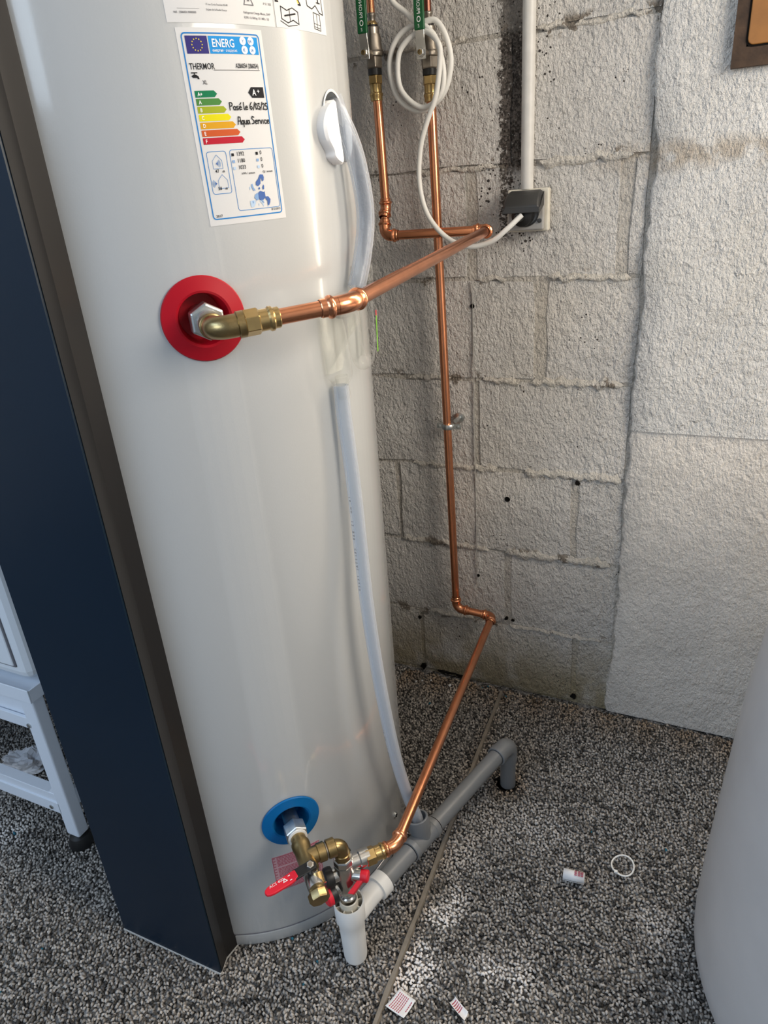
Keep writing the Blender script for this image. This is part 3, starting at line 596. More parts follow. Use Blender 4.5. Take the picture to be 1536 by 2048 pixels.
# hot water pipe
hp = thing('hot_water_pipe', 'copper pipe from the left wall valve to the red collared outlet', 'pipe', (-.612,-.04,1.08))
v0 = V((-.6145,-.035,1.312)); v1 = V((-.6115,-.035,1.128)); v2 = V((-.6095,-.055,1.0805)); v3 = V((-.3990,-.055,1.0822)); v4 = V((-.366,-.690,1.0515)); v5 = F1+OUT*.070+V((0,0,-.002))
MB().tube(v0,v1+UP*.012,PR).build('pipe_section', M['copper'], hp)
kk = v1+V((0,-.004,-.012)); A = elbow(hp, v1+UP*.04, v1, kk+V((0,-.02,-.02)), .016, L=.014)
B2 = elbow(hp, A[-1], v2, v3, .016, L=.015)
MB().tube(A[-1],B2[0],PR).build('pipe_section', M['copper'], hp)
A3 = elbow(hp, v2, v3, v4, .015, L=.015)
MB().tube(B2[-1],A3[0],PR).build('pipe_section', M['copper'], hp)
A4 = elbow(hp, v3, v4, v5, .030, 'bend', L=.020)
MB().tube(A3[-1],A4[0],PR).build('pipe_section', M['copper'], hp)
dd = (v4-v5).normalized(); e1 = v5+dd*.068
MB().tube(A4[-1],e1-dd*.01,PR).build('pipe_section', M['copper'], hp)
brass_end(hp, e1, -dd)
m = MB(); m.sweep([v5-OUT*.036,v5-OUT*.022]+arc(v5-OUT*.05,v5,v5+dd*.05,.016,10)+[v5+dd*.031], .0122, 22); m.lathe([(.0122,0),(.0140,.001),(.0140,.008),(.0122,.009)], v5+dd*.022, dd, 24); m.lathe([(.0122,0),(.0138,.001),(.0138,.004),(.0122,.005)], v5-OUT*.024, OUT, 24); m.build('brass_elbow', M['brass'], hp)
MB().lathe([(.0185,0),(.0205,.002),(.0205,.018),(.0185,.020)], F1+OUT*.008, OUT, 6).build('dielectric_nut', M['steel'], hp, smooth=False, bevel=.001)
MB().lathe([(.0135,-.036),(.0135,.042)], F1, OUT, 20).build('threaded_stub', M['steel'], hp)
# cold water pipe
cp = thing('cold_water_pipe', 'long copper pipe dropping down the wall to the safety valve', 'pipe', (-.50,-.03,.23))
w0 = V((-.5115,-.030,1.300)); w1 = V((-.4940,-.030,.2315)); w2 = V((-.4045,-.030,.2265)); BB = F0+OUT*.080+TAN*.058; w4 = BB+TAN*.085-UP*.047
A = elbow(cp, w0, w1, w2, .018, L=.016); MB().tube(w0+UP*.01,A[0],PR).build('pipe_section', M['copper'], cp)
w5 = BB+TAN*.03-UP*.047
A2 = elbow(cp, w1, w2, w4, .013, L=.015); MB().tube(A[-1],A2[0],PR).build('pipe_section', M['copper'], cp)
A3 = elbow(cp, w2, w4, w5, .024, 'bend', L=.016); MB().tube(A2[-1],A3[0],PR).build('pipe_section', M['copper'], cp)
dd = (w4-w5).normalized(); brass_end(cp, A3[-1]-dd*.004, -dd)
m = MB().lathe([(.0105,-.001),(.0128,-.0005),(.0140,.002),(.0140,.008),(.0128,.0105),(.0105,.011)], (-.4990,-.030,.687), UP, 24); m.obox((-.5165,-.030,.692),(1,0,0),(0,1,0),UP,.008,.0022,.0055).obox((-.4800,-.030,.692),(1,0,0),(0,1,0),UP,.009,.0022,.0055)
pc = m.build('pipe_clip', M['steel']); tag(pc, 'galvanised clip holding the long copper pipe to the wall', 'pipe clip')
MB().lathe([(.0115,0),(.0115,.0025),(.006,.003),(.0045,.024)], (-.484,-.002,.703), (0,-1,0.0), 18).build('wall_rosette', M['steel'], pc)
MB().lathe([(.0032,0),(.0032,.0015),(.002,.002)], (-.5190,-.0322,.692), (0,-1,0), 10).build('clip_screw', M['steel'], pc); MB().lathe([(.0032,0),(.0032,.0015),(.002,.002)], (-.4770,-.0322,.692), (0,-1,0), 10).build('clip_screw', M['steel'], pc)

# ------------------------------------------------------------------ wall ball valves with green levers
def flat_text(m, txt, o, ux, uy, size, bold=0, align='LEFT'):
    vs,fs = glyphs(txt,bold,align); o,ux,uy = V(o),V(ux),V(uy); m.add([o+ux*(a*size)+uy*(b*size) for a,b in vs],fs); return m
def ball_valve(x, y, z, lab, topmat, dz):
    t = thing('ball_valve', lab, 'valve', (x,y,z))
    c = V((x,y,z)); 
    MB().lathe([(.0135,-.036),(.0150,-.034),(.0150,-.018)], c, UP, 6).build('lower_hex', M['nickel'], t, smooth=False, bevel=.0007)
    MB().lathe([(.0140,-.018),(.0165,-.017),(.0172,-.013),(.0165,-.011),(.0172,-.009),(.0155,-.004),(.0150,.010),(.0135,.016)], c, UP, 28).build('valve_body', M['nickel'], t)
    MB().lathe([(.0125,.014),(.0125,.026),(.0115,.027)], c, UP, 22).build('upper_neck', M['nickel'], t)
    MB().lathe([(.010,.027),(.0105,.030)], c, UP, 20).build('seal_ring', M['black'], t)
    MB().lathe([(.0100,.029),(.0105,.032),(.0075,.036)], c, UP, 18).build('top_ferrule', M['brass_bright'], t)
    MB().lathe([(.0065,.035),(.0068,.042),(.0082,.044),(.0082,.046),(.0068,.048)], c, UP, 18).build('tail', M['nickel'], t)
    MB().tube(c+UP*.047, c+UP*1.02, .0068).build('riser_pipe', topmat, t)
    MB().lathe([(.0125,-.046),(.0125,-.036)], c, UP, 20).build('thread', M['black'], t)
    MB().lathe([(.0120,-.060),(.0133,-.059),(.0133,-.047),(.0120,-.046)], c, UP, 6).build('brass_hex', M['brass_bright'], t, smooth=False, bevel=.0006)
    MB().lathe([(.0100,-.087),(.0112,-.086),(.0112,-.080),(.0124,-.078),(.0124,-.075),(.0108,-.073),(.0108,-.062),(.0118,-.060)], c, UP, 22, cap=(True,False)).build('press_ring', M['brass_bright'], t)
    # stem faces the room; strap bends up to the grip
    q = V((.02,-1,0)).normalized(); s0 = c+V((-.002,0,-.015)); n0 = s0+q*.032
    MB().tube(s0+q*.010, n0, .0075, n=18).build('stem', M['nickel'], t)
    side = q.cross(UP).normalized(); hs = MB()
    prof = [(n0+q*.001+UP*(-.010),.0080),(n0+q*.001+UP*.006,.0085),(n0+q*.004+UP*.020,.0078),(n0+q*.004+UP*.046,.0078)]
    vs = []; 
    for pnt,hw in prof: vs += [pnt-side*hw,pnt+side*hw,pnt+side*hw+q*.002,pnt-side*hw+q*.002]
    fs = [(4*i+j,4*i+(j+1)%4,4*i+4+(j+1)%4,4*i+4+j) for i in range(3) for j in range(4)]+[(3,2,1,0),(12,13,14,15)]
    h = hs.add(vs,fs).build('handle', M['chrome'], t, smooth=False, bevel=.0004)
    g0 = n0+q*.005; 
    g = MB().obox(g0+UP*(.028+.045+dz), side, q, UP, .0088,.0032,.045).build('green_grip', M['green'], h, smooth=False, bevel=.0015)
    tx = MB(); b = g0+q*.00335+UP*(.038+dz); flat_text(tx,'PRONORM',b+side*.0030+UP*.012,UP,-side,.0088); 
    for i in range(12):
        a,a2 = 2*math.pi*i/12,2*math.pi*(i+1)/12; f_ = lambda a_,r_: b+UP*(.005+1.25*r_*math.sin(a_))+side*(r_*math.cos(a_))
        tx.add([f_(a,.0036),f_(a2,.0036),f_(a2,.0024),f_(a,.0024)],[(0,1,2,3)])
    flat_text(tx,'PN',b+side*.002-UP*.007,UP,-side,.004); tx.build('grip_lettering', M['whiteink'], g, smooth=False)
    nn = MB().lathe([(.0062,0),(.0070,.001),(.0070,.005),(.0060,.006)], n0+q*.003+UP*.0, q, 6).build('lever_nut', M['chrome'], t, smooth=False, bevel=.0004)
    MB().lathe([(.0040,.0),(.0040,.0075),(.0026,.0078),(.0024,.006)], n0+q*.003, q, 14).build('stem_end', M['brass'], nn)
ball_valve(-.6160,-.035,1.398,'ball valve with green lever on the left copper pipe, nearest the heater', M['copper'], 0)
ball_valve(-.5120,-.030,1.386,'ball valve with green lever ringed by the white cable coil', M['copper_old'], .004)

# ------------------------------------------------------------------ brass inlet tee with red lever drain valve
it = thing('inlet_tee', 'brass tee and drain valve with a long red lever on the blue inlet', 'valve', tuple(F0+OUT*.05))
MB().lathe([(.0155,.0),(.0185,.002),(.0185,.022),(.0160,.024)], F0+OUT*.012, OUT, 6).build('dielectric_nut', M['steel'], it, smooth=False, bevel=.001)
MB().lathe([(.0125,-.040),(.0125,.012)], F0, OUT, 20).build('threaded_stub', M['steel'], it)
MB().lathe([(.0148,0),(.0152,.0025),(.0125,.003)], F0+OUT*.036, OUT, 26).build('white_gasket', M['white'], it)
m = MB().lathe([(.0118,.036),(.0118,.048),(.0142,.050),(.0142,.058),(.0132,.060),(.0132,.092),(.0142,.094),(.0142,.100),(.0120,.102)], F0, OUT, 28)
tc = F0+OUT*.078; m.lathe([(.0125,0),(.0125,.018),(.0142,.019),(.0142,.030),(.0128,.031)], tc, TAN, 28); m.build('tee_body', M['brass'], it)
vb = F0+OUT*.102
MB().lathe([(.0118,0),(.0128,.002),(.0128,.026),(.0118,.030)], vb-UP*.002, OUT, 24).build('valve_body', M['chrome'], it)
MB().lathe([(.0125,.028),(.0150,.030),(.0152,.040),(.0142,.042)], vb-UP*.004, (OUT-UP*.25), 8).build('end_cap', M['brass'], it)
MB().lathe([(.0085,0),(.0085,.014),(.0105,.016)], vb+OUT*.012+TAN*.006+UP*.006, (OUT*.9+UP*-.55), 20).build('drain_neck', M['brass_bright'], it)
MB().lathe([(.0090,0),(.0090,.016)], vb+OUT*.004, UP, 20).build('stem_seat', M['black'], it)
sp = vb+OUT*.004+UP*.0165
lv = MB(); LA = (-TAN*1.0+OUT*.16-UP*.05).normalized(); LS = LA.cross(UP).normalized()
MB().obox(sp+LA*.010-UP*.001, LA, LS, UP, .016,.0082,.0016).build('lever_root', M['black'], it, smooth=False, bevel=.0008)
pr = [(.022,.0062,0),(.027,.0078,-.0015),(.034,.0084,-.003),(.060,.0078,-.003),(.066,.0066,-.003),(.070,.0042,-.003),(.0715,.0012,-.003)]
vs = []
for L,hw,dz in pr:
    c = sp+LA*L+UP*dz
    for th in (.0024,-.0024): vs += [c+LS*hw+UP*th,c-LS*hw+UP*th]
fs = []
for i in range(len(pr)-1):
    a = 4*i; fs += [(a,a+1,a+5,a+4),(a+2,a+6,a+7,a+3),(a,a+4,a+6,a+2),(a+1,a+3,a+7,a+5)]
fs += [(0,2,3,1),(4*len(pr)-4,4*len(pr)-3,4*len(pr)-1,4*len(pr)-2)]
lo = lv.add(vs,fs).build('red_lever', M['redlever'], it, smooth=False, bevel=.0014)
tx = MB(); tb = sp+UP*.0001; flat_text(tx,'ACS 400',tb+LA*.063+LS*.0018,-LA,-LS*-1,.0062)
tx.v = [tuple(V(v)+UP*(-.0003)) for v in tx.v]
c = tb+LA*.0400; 
for i in range(3):
    a,b = 2*math.pi*i/3,2*math.pi*(i+1)/3; f_ = lambda a_,r_: c+LA*(r_*math.cos(a_+1.57))+LS*(r_*math.sin(a_+1.57))
    tx.add([f_(a,.0044),f_(b,.0044),f_(b,.0022),f_(a,.0022)],[(0,1,2,3)])
c = tb+LA*.0305
for p,q in (((-.003,-.004),(-.003,.004)),((-.003,-.004),(.003,-.004)),((-.003,.004),(.003,.004))):
    a = c+LA*p[0]+LS*p[1]; b = c+LA*q[0]+LS*q[1]; d_ = (b-a).normalized(); n_ = d_.cross(UP)*.0006; tx.add([a-d_*.0006+n_,b+d_*.0006+n_,b+d_*.0006-n_,a-d_*.0006-n_],[(0,1,2,3)])
tx.build('lever_lettering', M['whiteink'], lo, smooth=False)
nn = MB().lathe([(.0052,-.002),(.0058,-.001),(.0058,.004),(.0050,.005)], sp+OUT*.0, UP*.9+OUT*.35, 6).build('lever_nut', M['chrome'], it, smooth=False, bevel=.0004)
MB().lathe([(.0032,0),(.0032,.0060)], sp, UP*.9+OUT*.35, 12).build('stem_end', M['nickel'], nn)

# ------------------------------------------------------------------ safety group
sg = thing('safety_valve', 'chrome safety valve with black cap and small red handle above the white cup', 'valve', tuple(BB-UP*.08))
MB().lathe([(.0118,.028),(.0118,.038)], tc, TAN, 22).build('thread', M['nickel'], sg)
cc = tc+TAN*.056
m = MB(); m.sweep([tc+TAN*.034,tc+TAN*.040]+arc(tc,cc,cc-UP*.05,.012,10)+[cc-UP*.020], .0108, 22)
m.lathe([(.0122,0),(.0142,.001),(.0142,.013),(.0128,.014)], tc+TAN*.033, TAN, 28); m.build('brass_elbow', M['brass'], sg)
MB().lathe([(.0112,0),(.0122,.001),(.0122,.008),(.0112,.009)], cc-UP*.018, -UP, 24).build('elbow_collar', M['brass'], sg)
cb = V((cc.x,cc.y,0))
MB().lathe([(.0135,.2265),(.0155,.2290),(.0155,.2380),(.0140,.2405)], cb, UP, 8).build('inlet_hex', M['chrome'], sg, smooth=False, bevel=.0008)
m = MB().lathe([(.0105,.150),(.0125,.152),(.0125,.156),(.0105,.158),(.0125,.166),(.0165,.174),(.0172,.196),(.0160,.202),(.0160,.218),(.0150,.2265)], cb, UP, 30, cap=(True,True))
m.lathe([(.0120,0),(.0120,.024),(.0140,.026),(.0140,.041)], cb+UP*.221, TAN, 24); m.lathe([(.0118,0),(.0118,.023)], cb+UP*.182, -TAN, 24); m.lathe([(.0115,0),(.0115,.021)], cb+UP*.209, -TAN, 24); m.lathe([(.0100,0),(.0100,.026)], cb+UP*.204, OUT*.7+TAN, 22); m.build('body', M['chrome'], sg)
MB().lathe([(.0130,.019),(.0150,.020),(.0160,.024),(.0155,.031),(.0130,.033)], cb+UP*.209, -TAN, 26).build('black_cap', M['black'], sg)
kb = MB().lathe([(.0150,.021),(.0165,.022),(.0165,.030),(.0150,.031)], cb+UP*.180, -TAN+OUT*.2, 28).build('valve_knob', M['black'], sg)
MB().lathe([(.0162,.030),(.0156,.037),(.0130,.039)], cb+UP*.180, -TAN+OUT*.2, 28).build('red_dial', M['redlever'], kb)
hd = (OUT*.7+TAN*1.0).normalized(); hc = cb+UP*.204+hd*.024
ho = MB().lathe([(.0088,0),(.0095,.001),(.0095,.012),(.0080,.014)], hc, hd, 24); ar = (-TAN*.75+OUT*.25-UP*.42).normalized(); ho.obox(hc+hd*.007+ar*.016, ar, hd, ar.cross(hd), .016,.0045,.0058); ho.build('red_handle', M['redlever'], sg, bevel=.0009)
rb = cb+UP*.232-OUT*.016+TAN*.012
MB().sweep([rb+V((math.cos(a)*.006,0,math.sin(a)*.006)) for a in [i*.35 for i in range(10)]], .0011, 8).build('wire_loop', M['black'], sg)

# ------------------------------------------------------------------ white siphon cup
cu = thing('siphon_cup', 'white plastic siphon cup standing under the safety valve', 'siphon', (cb.x,cb.y,.005))
MB().lathe([(.0150,.005),(.0185,.008),(.0195,.014),(.0205,.070),(.0214,.096),(.0240,.103),(.0245,.140),(.0240,.1415),(.0222,.1405),(.0218,.105),(.0175,.085)], cb, UP, 40, cap=(True,False)).build('cup', M['white'], cu)
MB().lathe([(.0150,.100),(.0150,.146),(.0135,.147),(.0120,.145),(.0120,.100)], cb, UP, 30, cap=(False,True)).build('inner_spout', M['cream'], cu)
m = MB()
for i in range(8):
    a = 2*math.pi*i/8; d_ = V((math.cos(a),math.sin(a),0)); m.obox(cb+d_*.0185+UP*.118, d_, d_.cross(UP), UP, .004,.0009,.018)
m.build('inner_ribs', M['cream'], cu, smooth=False)
g0 = V((-.405,-.6835,.103)); g1 = V((-.292,-.301,.108)); gd = (g1-g0).normalized()
m = MB().sweep([cb+gd*.016+UP*.095,cb+gd*.026+UP*.097,g0-gd*.030,g0-gd*.010], [.0165,.0165,.0170,.0172], 26); m.build('outlet', M['white'], cu)
MB().lathe([(.0185,0),(.0212,.001),(.0212,.020),(.0190,.021)], g0-gd*.014, gd, 30).build('outlet_ring', M['white'], cu)
# ------------------------------------------------------------------ grey drain pipe
dp = thing('drain_pipe', 'grey plastic drain pipe running along the floor into a hole', 'drain pipe', (-.292,-.301,0))
gt = g0+gd*.112                        # tee that takes the clear hose
MB().tube(g0,gt-gd*.03,.0160,n=28).build('pipe_section', M['pvc'], dp)
MB().tube(gt+gd*.03,g1-gd*.030,.0160,n=28).build('pipe_section', M['pvc'], dp)
m = MB().lathe([(.0165,-.036),(.0188,-.035),(.0192,-.026),(.0178,-.024),(.0178,.022),(.0192,.024),(.0188,.034),(.0165,.035)], gt, gd, 30)
tu = (UP*.96-V((gd.y,-gd.x,0))*.22).normalized()
m.lathe([(.0170,.0),(.0178,.016),(.0196,.020),(.0200,.046),(.0190,.047),(.0165,.0465),(.0160,.012)], gt, tu, 30, cap=(False,False)); m.build('tee', M['pvc'], dp)
MB().lathe([(.0160,.014),(.0001,.0141)], gt, tu, 24, cap=(False,False)).build('tee_inside', M['dark'], dp)
m = MB(); A = arc(g0,g1,g1-UP*.1,.020,10); m.sweep([g1-gd*.045]+A+[g1-UP*.04], .0188, 28); m.lathe([(.0188,0),(.0200,.001),(.0200,.012),(.0188,.013)], g1-gd*.046, gd, 30); m.build('elbow', M['pvc'], dp)
MB().tube(g1-UP*.035, V((g1.x,g1.y,-.003)), .0160, n=28).build('riser', M['pvc'], dp)
for a_ in (gt+gd*.036, gt-gd*.037, g1-gd*.0465): MB().lathe([(.0163,0),(.0169,.0006),(.0163,.0012)], a_, gd, 28, cap=(False,False)).build('joint_line', M['dark'], dp)
tag(MB().lathe([(.026,.0006),(.0215,.0012),(.019,-.0035)], (g1.x-.003,g1.y-.003,0), UP, 28, cap=(False,True)).build('drain_hole', M['dark']), 'dark hole in the carpet where the grey drain pipe ends', 'hole')

# ------------------------------------------------------------------ clear condensate hose, trap and the lower hose
up = [(-.4617,-.5010,1.2661),(-.4442,-.5250,1.2458),(-.4341,-.5263,1.2256),(-.4287,-.5192,1.1980),(-.4255,-.5123,1.1569),(-.4254,-.5133,1.1216),(-.4281,-.5260,1.0804),(-.4311,-.5421,1.0483)]
lowp = [(-.4368,-.5988,.9337),(-.4367,-.5987,.8930),(-.4346,-.5981,.8436),(-.4309,-.6001,.7704),(-.4260,-.6069,.6955),(-.4196,-.6162,.6184),(-.4139,-.6181,.5322),(-.4081,-.6145,.4359),(-.4010,-.6030,.3145),(-.3960,-.5777,.2016)]
lowp += [tuple(gt+tu*.045), tuple(gt+tu*.012)]
def hose(name, pts, r, label):
    P = catmull(pts,6); o = MB().sweep(P, r, 20, cap=False).build(name, M['hose']); tag(o, label, 'hose')
    MB().sweep(P, r*.72, 16, cap=False).build('inner_bore', M['hose'], o); return o, P
uh,_ = hose('condensate_hose', up, .0118, 'short clear hose looping from the foam outlet into the clear trap')
lh,LP_ = hose('condensate_hose', lowp, .0102, 'long clear hose hanging down the heater into the grey drain tee')
# tiny print along the lower hose
tx = MB()
def along(P, s): 
    acc = 0
    for a,b in zip(P[:-1],P[1:]):
        L = (b-a).length
        if acc+L >= s: return a+(b-a)*((s-acc)/L), (b-a).normalized()
        acc += L
    return P[-1], (P[-1]-P[-2]).normalized()
camp = V((0,-1.387,1.159))
for s,t in ((.155,'16 mm  12 BAR  CRISTAL 16x20'),(.555,'16 mm  12 BAR  CRISTAL')):
    for i,ch in enumerate(t):
        p_,d_ = along(LP_, s+i*.0052); vw = (camp-p_).normalized(); sd = vw.cross(d_).normalized(); nm = (vw*.80-V((1,0,0))*.5+sd*0).normalized(); nm = (nm-d_*nm.dot(d_)).normalized(); sdd = nm.cross(d_).normalized()
        if ch != ' ': flat_text(tx, ch, p_+nm*.0105, d_, sdd*-1 if sdd.x > 0 else sdd, .0048)
tx.build('hose_print', M['ink'], lh, smooth=False)
tr = thing('condensate_trap', 'clear plastic siphon trap clipped on the heater between two hoses', 'trap', tuple(cyl(84,.94,.01)))
def cp_(th,z,off): return cyl(th,z,off)
m = MB().sweep([cp_(80.8,1.040,.012),cp_(80.8,1.03,.012),cp_(81,.985,.012),cp_(81.4,.945,.012),cp_(81.8,.937,.012)], [.0135,.0175,.0172,.0165,.0120], 26); m.build('funnel', M['trap'], tr)
m = MB().sweep([cp_(81.8,.945,.012),cp_(82.3,.915,.013)], .0085, 20); m.build('outlet_spigot', M['trap'], tr)
u_ = catmull([cp_(95.5,1.062,.017),cp_(96.2,1.02,.017),cp_(96.2,.975,.017),cp_(94.2,.953,.017),cp_(91,.952,.016),cp_(89.2,.972,.015),cp_(88.6,1.00,.014),cp_(87.0,1.022,.013),cp_(83.5,1.026,.012)],6)
MB().sweep(u_, .0098, 20, cap=False).build('u_bend', M['trap'], tr)
MB().lathe([(.0140,0),(.0145,.002),(.0145,.022),(.0138,.024)], cp_(95.4,1.050,.017), UP, 26, cap=(False,False)).build('hose_sleeve', M['trap'], tr)
A_ = [cp_(th,z,.004) for th,z in ((77.5,1.044),(90,1.046),(97,1.020),(97,1.000),(88,.985),(84,.950),(77.8,.950))]; d_ = (cp_(87,1,1)-cp_(87,1,0))
MB().prism(A_, d_*.003).build('back_plate', M['trap'], tr, smooth=False)
MB().prism([cp_(98.6,1.013,.026),cp_(100.0,1.013,.025),cp_(100.0,1.006,.025),cp_(98.6,1.006,.026)], V((.0004,0,0))).build('red_mark', M['redstrip'], tr, smooth=False)
MB().prism([cp_(98.6,1.006,.026),cp_(100.0,1.006,.025),cp_(99.2,.958,.025),cp_(97.8,.958,.026)], V((.0004,0,0))).build('green_mark', M['greenstrip'], tr, smooth=False)

# ------------------------------------------------------------------ white power cable, socket, conduit
cable = [(-.5739,-.0580,1.4831),(-.5641,-.0580,1.4523),(-.5404,-.0580,1.4326),(-.5202,-.0580,1.4149),(-.4892,-.0560,1.4150),(-.4697,-.0560,1.3876),(-.4630,-.0560,1.3472),(-.4800,-.0560,1.3046),(-.5233,-.0560,1.2847),(-.5653,-.0560,1.3101),(-.5773,-.0560,1.3612),(-.5592,-.0560,1.3996),(-.5211,-.0560,1.4138),(-.4964,-.0600,1.4002),(-.4828,-.0620,1.3784),(-.4736,-.0640,1.3336),(-.4840,-.0640,1.3012),(-.5175,-.0640,1.2894),(-.5541,-.0640,1.3203),(-.5578,-.0620,1.3661),(-.5430,-.0600,1.3899),(-.5090,-.0600,1.4019),(-.4783,-.0750,1.3794),(-.4757,-.0750,1.3541),(-.4850,-.0750,1.3039),(-.5024,-.0750,1.2677),(-.5167,-.0750,1.2299),(-.5231,-.0750,1.1819),(-.5184,-.0750,1.1400),(-.5032,-.0760,1.1051),(-.4719,-.0780,1.0735),(-.4303,-.0820,1.0567),(-.3874,-.0800,1.0636),(-.3596,-.0760,1.0827),(-.3354,-.0640,1.1045)]
cable = [(-.62,-.10,1.62),(-.595,-.062,1.53)]+cable
pcb = thing('power_cable', 'white power cable coiled round the valve and plugged into the wall socket', 'cable', (-.3354,-.06,1.10))
MB().sweep(catmull(cable,7), .0046, 14).build('cord', M['cable'], pcb)
pl = V((-.3365,0,1.1065)); pd = V((-.10,-1,-.10)).normalized()
MB().lathe([(.0190,.026),(.0195,.034),(.0185,.046),(.0120,.050),(.0085,.052),(.0080,.062),(.0066,.067),(.0050,.0675)], pl, pd, 30).build('plug', M['black'], pcb)
ws = thing('wall_socket', 'grey wall socket with a raised black flap cover', 'socket', (-.335,0,1.11))
m = MB().prism([(-.3745,-.0005,1.0735),(-.2985,-.0005,1.0735),(-.2985,-.0005,1.1455),(-.3745,-.0005,1.1455)], (0,-.017,0)); m.build('back_box', M['cream'], ws, smooth=False, bevel=.003)
MB().box(-.3700,-.3045,-.030,-.017,1.0765,1.1420).build('face', M['greybox'], ws, smooth=False, bevel=.003)
MB().lathe([(.0240,0),(.0240,.003),(.0215,.0035),(.0205,-.004)], (-.3365,-.030,1.1065), (0,-1,0), 32, cap=(False,True)).build('recess', M['black'], ws)
MB().lathe([(.0038,0),(.0038,.0025),(.002,.003)], (-.3115,-.030,1.092), (0,-1,0), 12).build('face_screw', M['darkgrey'], ws)
# flap: a curved shell hinged at the top, swung out over the plug
vs = []; fs = []; n = 8
for i in range(n+1):
    t_ = i/n; y = -.0295-.0400*t_**.8; z = 1.1435-.0045*t_-.0225*t_**2; hw = .0318+.0015*t_
    for xx in (-.337-hw,-.337-hw+.006,-.337+hw-.006,-.337+hw): vs.append((xx,y,z-(.005 if abs(xx+.337) > hw-.001 else 0)))
for i in range(n):
    for j in range(3): a = 4*i+j; fs.append((a,a+1,a+5,a+4))
fl = MB().add(vs,fs).build('flap', M['darkgrey'], ws); so_ = fl.modifiers.new('shell','SOLIDIFY'); so_.thickness = .003; so_.offset = -1
MB().prism([(-.3705,-.0690,1.1165),(-.3035,-.0690,1.1165),(-.3035,-.0690,1.1075),(-.3705,-.0690,1.1075)], (0,.003,0)).build('flap_lip', M['darkgrey'], fl, smooth=False, bevel=.001)
for sx in (-.3700,-.3070): MB().prism([(sx,-.030,1.140),(sx,-.066,1.113),(sx,-.066,1.106),(sx,-.030,1.118)], (.003,0,0)).build('flap_cheek', M['darkgrey'], fl, smooth=False)
m = MB().sweep([(-.3405,-.0085,z) for z in (1.1450,1.3,1.6,2.44)], .0112, 24); co = m.build('cable_conduit', M['conduit']); tag(co, 'pale rigid conduit rising from the socket up the wall', 'conduit')

# ------------------------------------------------------------------ framed orange wood panel at the upper right of the wall
bx = thing('wooden_hatch', 'dark old wooden frame holding an orange wood panel, high on the wall', 'hatch', (.1,-.01,1.5))
X0,X1,Z0,Z1 = -.0255,.165,1.2925,1.62; fw = .0185
m = MB().box(X0,X0+fw,-.020,-.006,Z0,Z1).box(X1-fw,X1,-.020,-.006,Z0,Z1).box(X0+fw,X1-fw,-.020,-.006,Z0,Z0+.026).box(X0+fw,X1-fw,-.020,-.006,Z1-.02,Z1); m.build('frame', M['oldwood'], bx, smooth=False)
def rrect(x0,x1,z0,z1,r,y): 
    P = []
    for cx,cz,a0 in ((x1-r,z1-r,0),(x0+r,z1-r,90),(x0+r,z0+r,180),(x1-r,z0+r,270)): P += [(cx+r*math.cos(math.radians(a0+15*i)),y,cz+r*math.sin(math.radians(a0+15*i))) for i in range(7)]
    return P
MB().prism(rrect(X0+fw-.0015,X1-fw+.003,Z0+.0250,Z1-.02,.010,-.0075),(0,-.0132,0)).build('black_gasket', M['dark'], bx, smooth=False)
MB().prism(rrect(X0+fw+.001,X1-fw,Z0+.0275,Z1-.025,.009,-.0075),(0,-.0155,0)).build('panel', M['wood'], bx, smooth=False, bevel=.0015)

# ------------------------------------------------------------------ appliance on a white metal stand (left)
st = thing('appliance_stand', 'white metal stand with black screw feet beside the navy panel', 'stand', (-1.33,-.5,0))
lx0,lx1,ly0,ly1 = -1.66,-1.035,-.768,-.25
for (xa,xb) in ((lx1-.034,lx1),(lx0,lx0+.034)):
    for (ya,yb) in ((ly0,ly0+.026),(ly1-.026,ly1)):
        lg = MB().box(xa,xb,ya,yb,.034,.385).build('leg', M['stand'], st, smooth=False, bevel=.004)
        MB().lathe([(.0235,.003),(.0240,.010),(.0185,.026),(.0105,.030),(.010,.031)], ((xa+xb)/2,(ya+yb)/2,0), UP, 26).build('foot', M['black'], lg)
        MB().lathe([(.006,.030),(.006,.036)], ((xa+xb)/2,(ya+yb)/2,0), UP, 14).build('foot_bolt', M['chrome'], lg)
MB().box(lx0-.018,lx1+.014,ly0-.008,ly1+.008,.384,.402).build('shelf', M['stand'], st, smooth=False, bevel=.002)
MB().box(lx0-.018,lx1+.0145,ly0-.010,ly0-.0075,.3835,.412).box(lx1+.0115,lx1+.0145,ly0-.007,ly1+.008,.3835,.410).build('shelf_lip', M['stand'], st, smooth=False, bevel=.001)
for ya in (ly0+.003,ly1-.009):
    MB().box(lx0+.03,lx1-.030,ya+.006,ya+.012,.312,.384).build('apron', M['stand'], st, smooth=False)
    MB().box(lx0+.03,lx1-.020,ya-.0025,ya+.004,.305,.330).build('upper_rail', M['stand'], st, smooth=False, bevel=.001)
    MB().box(lx0+.03,lx1-.026,ya,ya+.022,.098,.137).build('lower_rail', M['stand'], st, smooth=False, bevel=.001)
    MB().box(lx0+.03,lx1-.028,ya-.003,ya+.0005,.090,.117).build('rail_fold', M['stand'], st, smooth=False, bevel=.0008)
for xa in (lx0+.008,lx1-.020): MB().box(xa,xa+.012,ly0+.02,ly1-.02,.098,.137).build('side_rail', M['stand'], st, smooth=False, bevel=.001)
for xs,zs in ((lx1-.030,.314),(lx1-.052,.101),(lx0+.03,.314)): MB().lathe([(.0052,0),(.0048,.002),(.0015,.0026)], (xs,ly0-.0001 if zs > .3 else ly0+.0002,zs), (0,-1,0), 14).build('rail_screw', M['steel'], st)
MB().prism([(lx1-.034,ly0+.004,.137),(lx1-.052,ly0+.004,.137),(lx1-.034,ly0+.004,.156)], (0,.002,0)).build('gusset', M['stand'], st, smooth=False)
